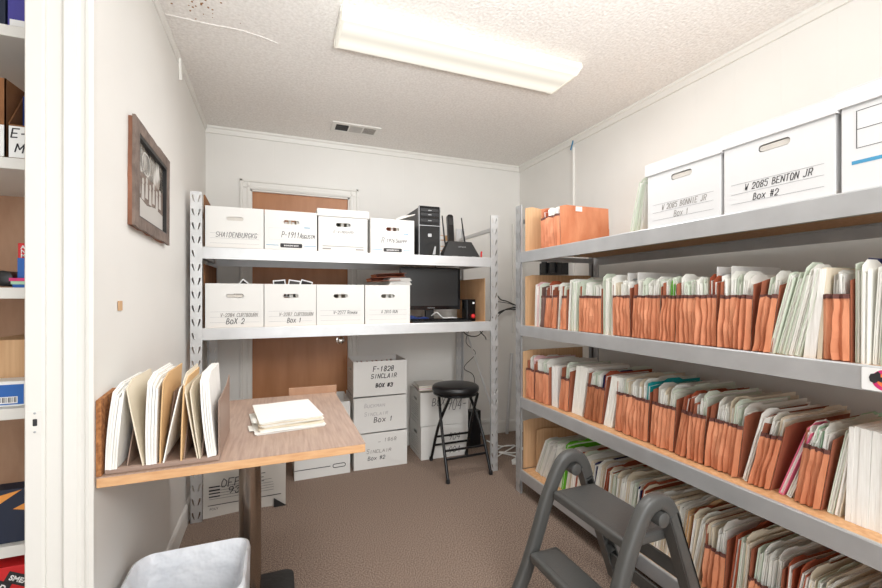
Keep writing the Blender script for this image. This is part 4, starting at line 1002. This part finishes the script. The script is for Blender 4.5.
for pr, z in ((fr, .13), (fr, .19), (bk, .13), (bk, .21)):
    p = MB(); p.tube([lerp3(pr[0], z), lerp3(pr[1], z)], .008, 8); part(p, 'stretcher', 'stool_metal', ST, smooth=True)

# ------------------------------------------------------------------ step ladder
SL = thing('step_ladder', 'dark grey plastic two-step folding ladder in front of the right rack', 'step ladder', (0, 0, 0))
P0 = Vector((1.10, 1.20, 0))
SL.location = P0
prof = curve_pts([(.852, 0, 0), (.915, 0, .12), (.972, 0, .26), (1.022, 0, .40), (1.068, 0, .50), (1.105, 0, .552), (1.150, 0, .568), (1.188, 0, .552), (1.212, 0, .515), (1.226, 0, .475)], 5)
for y in (1.005, 1.425):
    p = MB(); p.tube([(q.x - P0.x, y - P0.y, q.z) for q in prof], (.0255, .021), 20, up=(0, 1, 0), power=.55); r_ = part(p, 'front_rail', 'dark_grey_plastic', SL, smooth=True)
    s_ = 1 if y < 1.2 else -1
    q = MB(); q.T = Matrix.Translation((1.155 - P0.x, y - P0.y, .515)) @ Matrix.Rotation(R(90), 4, 'X'); q.lathe([(.020, -.027), (.024, -.025), (.024, .025), (.020, .027)], n=20); part(q, 'pivot', 'dark_grey_plastic', r_, smooth=True)
    # rear leg: two flanges with a ladder of ribs between them
    yi = y + s_ * .0
    A = Vector((1.203, yi, .52)); B = Vector((1.395, yi, .0)); dv = (B - A).normalized(); nv = Vector((dv.z, 0, -dv.x))
    lg = MB()
    def pt3(t, off, dy): q = A + (B - A) * t + nv * off; return (q.x - P0.x, q.y - P0.y + dy, q.z)
    for off in (-.028, .022):
        vs = [pt3(0, off * .7, -.022), pt3(0, off * .7 + .006, -.022), pt3(0, off * .7 + .006, .022), pt3(0, off * .7, .022), pt3(1, off, -.022), pt3(1, off + .006, -.022), pt3(1, off + .006, .022), pt3(1, off, .022)]
        lg.add(vs, [(0, 1, 2, 3), (7, 6, 5, 4), (0, 4, 5, 1), (1, 5, 6, 2), (2, 6, 7, 3), (3, 7, 4, 0)])
    dy0 = .018 if s_ < 0 else -.022
    vs = [pt3(0, -.02, dy0), pt3(0, .018, dy0), pt3(0, .018, dy0 + .004), pt3(0, -.02, dy0 + .004), pt3(1, -.026, dy0), pt3(1, .026, dy0), pt3(1, .026, dy0 + .004), pt3(1, -.026, dy0 + .004)]
    lg.add(vs, [(0, 1, 2, 3), (7, 6, 5, 4), (0, 4, 5, 1), (1, 5, 6, 2), (2, 6, 7, 3), (3, 7, 4, 0)])
    lo = part(lg, 'rear_leg', 'dark_grey_plastic', SL)
    rb = MB()
    for k in range(1, 10):
        t = k / 9.4
        vs = [pt3(t, -.024, -.02), pt3(t, .022, -.02), pt3(t, .022, .02), pt3(t, -.024, .02), pt3(t + .008, -.024, -.02), pt3(t + .008, .022, -.02), pt3(t + .008, .022, .02), pt3(t + .008, -.024, .02)]
        rb.add(vs, [(0, 1, 2, 3), (7, 6, 5, 4), (0, 4, 5, 1), (1, 5, 6, 2), (2, 6, 7, 3), (3, 7, 4, 0)])
    part(rb, 'ribs', 'dark_grey_plastic', lo)
for (x0, x1, z, nm) in ((1.035, 1.245, .45, 'top_step'), (.925, 1.055, .224, 'lower_step')):
    p = MB(); p.box(x0 - P0.x, x1 - P0.x, 1.028 - P0.y, 1.402 - P0.y, z - .038, z); o = part(p, nm, 'dark_grey_plastic', SL); b = o.modifiers.new('Bevel', 'BEVEL'); b.width = .012; b.segments = 4
    p = MB()
    for k in range(1): p.box(x0 + .02 - P0.x, x1 - .02 - P0.x, 1.045 - P0.y, 1.385 - P0.y, z, z + .0008)
    part(p, 'tread', 'dark_grey_plastic', o)
for z, xx in ((.10, 1.345), (.30, 1.27)):
    p = MB(); p.box(xx - .005 - P0.x, xx + .005 - P0.x, 1.02 - P0.y, 1.41 - P0.y, z - .025, z + .025); part(p, 'rear_brace', 'dark_grey_plastic', SL)

# ------------------------------------------------------------------ closet shelves beside the door jamb
CS = thing('closet_shelves', 'white painted closet shelves beyond the door jamb', 'shelves', (-1.64, 1.60, 0))
for z in (2.035, 1.645, 1.262, .905, .50, .20):
    p = MB(); p.box(0, 1.036, 0, .44, z - .033, z); part(p, 'shelf', 'trim_paint', CS, bevel=.002)
p = MB(); p.box(0, 1.036, .44, .455, 0, 2.3); part(p, 'back_board', 'board_brown', CS)
def carton(label, x0, x1, y0, y1, z0, z1, m, name='carton', cat='box', bevel=.002):
    T = thing(name, label, cat, ((x0 + x1) / 2, y0, z0)); p = MB(); w = (x1 - x0) / 2; p.box(-w, w, 0, y1 - y0, 0, z1 - z0); part(p, 'carton', m, T, bevel=bevel); return T
T = carton('purple blue box on the uppermost closet shelf', -.755, -.64, 1.63, 1.80, 2.036, 2.16, 'purple_blue')
p = MB(); p.box(-.052, .052, -.001, 0, 0, .032); part(p, 'white_label', 'white_print', T)
p = MB(); p.box(-.0, .02, -.001, 0, .05, .08); part(p, 'small_print', 'white_print', T)
carton('dark navy checked box at the photo edge on the uppermost closet shelf', -.87, -.760, 1.63, 1.80, 2.036, 2.18, 'navy')
for i, (x0, x1, lb) in enumerate(((-.85, -.757, 'left of two cardboard magazine files on the closet shelf'), (-.752, -.655, "cardboard magazine file labelled 'E-1 Mo' on the closet shelf"))):
    T = thing('magazine_file', lb, 'magazine file', ((x0 + x1) / 2, 1.625, 1.646)); w = (x1 - x0) / 2
    p = MB(); pf = [(0, 0), (.26, 0), (.26, .25), (.10, .25), (0, .105)] if i else [(0, 0), (.26, 0), (.26, .25), (0, .24)]
    p.prism(pf, -w, -w + .003, 'x'); p.prism(pf, w - .003, w, 'x'); p.box(-w, w, 0, .003, 0, pf[-1][1]); p.box(-w, w, 0, .26, 0, .003); p.box(-w, w, .257, .26, 0, .25); part(p, 'case', 'carton_brown', T)
    p = MB(); p.box(-w + .003, w - .003, -.0015, 0, .006, .10); part(p, 'label', 'white_print', T)
    if i: p = MB(); scribble(p, 'E-1', front(-.002), -w + .008, .066, .026, .022, .0026); scribble(p, 'Mo', front(-.002), -w + .018, .022, .026, .026, .0026); part(p, 'handwriting', 'ink', T)
    q = MB(); q.box(-w + .008, w - .008, .06, .24, .004, .215); o = q.build('book_bundle', 'bag_blue'); o.location = ((x0 + x1) / 2, 1.625, 1.646); tag(o, 'dark blue booklets inside the %s cardboard magazine file' % ('left', 'right')[i], 'booklets')
T = carton("red and blue box printed 'Automatic Numbering Machine' on the closet shelf", -.745, -.63, 1.66, 1.76, 1.292, 1.40, 'red')
p = MB(); p.box(-.0575, .0575, -.001, 0, 0, .062); part(p, 'blue_band', 'blue_box', T)
for k, s_ in enumerate(('Automatic', 'Numbering', 'Machine')): lettering(s_, .016, front(-.0012, .090 - k * .013, -.05), 'white_print', T, bold=.0003, align='LEFT')
for i, (m, a) in enumerate((('blue_box', 'lowest blue'), ('folder_mint', 'second lowest green'), ('magenta', 'topmost magenta'))):
    q = MB(); q.box(-.058, .058, 0, .14, 0, .0095); o = q.build('booklet', m); o.location = (-.688 - .004 * i, 1.635, 1.2625 + .0098 * i); tag(o, a + ' thin booklet under the red and blue closet box', 'booklet')
q = MB(); q.T = Matrix.Rotation(R(90), 4, 'X'); q.lathe([(.02, -.08), (.024, -.07), (.024, .0), (.018, .004)], n=20); o = q.build('tape_roll', 'black_plastic', smooth=True); o.location = (-.775, 1.65, 1.29); tag(o, 'black round tube end left of the red and blue closet box', 'tube')
T = carton('open tan carton on the closet shelf below the red and blue box', -.86, -.61, 1.70, 1.95, .906, 1.10, 'cardboard')
T = carton('blue and white box with a barcode on the closet shelf', -.83, -.700, 1.625, 1.70, .906, .982, 'white_print')
p = MB(); p.box(-.065, .050, -.001, 0, .006, .066); f = part(p, 'blue_panel', 'blue_box', T)
p = MB(); p.box(-.01, .036, -.0016, -.001, .010, .030); part(p, 'barcode_label', 'white_print', f)
p = MB(); rn = random.Random(3)
for k in range(12): x = -.006 + k * .0034; p.box(x, x + rn.choice((.001, .002)), -.002, -.0016, .013, .028)
part(p, 'barcode', 'ink', f)
q = MB(); q.slab(0, .05, 0, .04, .05, bend=lambda u, v: .01 * v); o = q.build('red_cloth', 'red'); o.location = (-.685, 1.64, .906); tag(o, 'small red item right of the barcode box', 'red item')
carton('brown carton on the low closet shelf behind the navy box', -.72, -.62, 1.72, 1.9, .60, .75, 'carton_brown')
T = carton('dark navy box with orange and white shapes low in the closet', -.86, -.615, 1.62, 1.68, .501, .66, 'navy')
p = MB(); p.prism([(-.10, .10), (-.03, .12), (.02, .155), (-.05, .14)], -.001, 0, 'y'); p.prism([(.0, .10), (.09, .145), (.10, .13), (.04, .09)], -.001, 0, 'y'); part(p, 'orange_shapes', 'folder_orange', T)
T = carton("red box with black and white 'SMEAD' lettering low in the closet", -.86, -.615, 1.60, 1.70, .345, .44, 'red')
for k in range(4):
    M_ = front(-.0006, .05, -.10 + k * .065) @ Matrix.Rotation(R(-28), 4, 'Z')
    p = MB(); p.plate(rect(-.04, .04, -.016, .016), [], M_, -.0004); f = part(p, 'black_stripe', 'logo_black', T); lettering('SMEAD', .02, Matrix.Translation((0, -.0008, 0)) @ M_ @ Matrix.Translation((0, -.007, 0)), 'white_print', f, bold=.0006)
carton('brown carton under the red box at the bottom of the closet', -.87, -.61, 1.61, 1.9, .201, .343, 'carton_brown')

# ------------------------------------------------------------------ camera, light, colour
cam = bpy.data.cameras.new('camera'); co = bpy.data.objects.new('camera', cam); C.objects.link(co)
cam.sensor_width = 36; cam.lens = 415 / 882 * 36; cam.shift_y = 3 / 882; cam.clip_start = .02
co.location = (0, 0, 1.234); co.rotation_euler = (R(90), 0, R(-21.4)); sc.camera = co

def area(name, loc, rot, sx, sy, power, color=(1, 1, 1)):  # used for the ceiling fixture and one added fill
    l = bpy.data.lights.new(name, 'AREA'); l.shape = 'RECTANGLE'; l.size = sx; l.size_y = sy; l.energy = power; l.color = color
    o = bpy.data.objects.new(name, l); C.objects.link(o); o.location = loc; o.rotation_euler = rot; return o
area('fluorescent_light', (.838, 1.84, 2.355), (0, 0, 0), 1.15, .25, 10, (.98, .98, 1))
area('camera_side_fill', (.9, -.8, 2.2), (R(52), 0, R(8)), 1.2, .7, 21, (1, 1, 1))  # added fill from behind the camera, not a lamp of the room
sl = bpy.data.lights.new('ceiling_bounce_fill', 'SPOT'); sl.energy = 135; sl.spot_size = R(95); sl.spot_blend = .9; sl.shadow_soft_size = .15; sl.color = (.96, .985, 1)  # added spot aimed at the ceiling, for soft light bouncing back down
so = bpy.data.objects.new('ceiling_bounce_fill', sl); C.objects.link(so); so.location = (.25, -.15, 1.45)
so.rotation_euler = (Vector((.55, .75, 2.44)) - so.location).to_track_quat('-Z', 'Y').to_euler()
w = bpy.data.worlds.new('world'); sc.world = w; w.use_nodes = True
w.node_tree.nodes['Background'].inputs[0].default_value = (.97, .99, 1, 1); w.node_tree.nodes['Background'].inputs[1].default_value = 1.5
sc.view_settings.view_transform = 'Standard'; sc.view_settings.look = 'None'; sc.view_settings.gamma = 1.0
sc.view_settings.exposure = 0.6
sc.cycles.use_denoising = True
sc.cycles.max_bounces = 8; sc.cycles.diffuse_bounces = 5
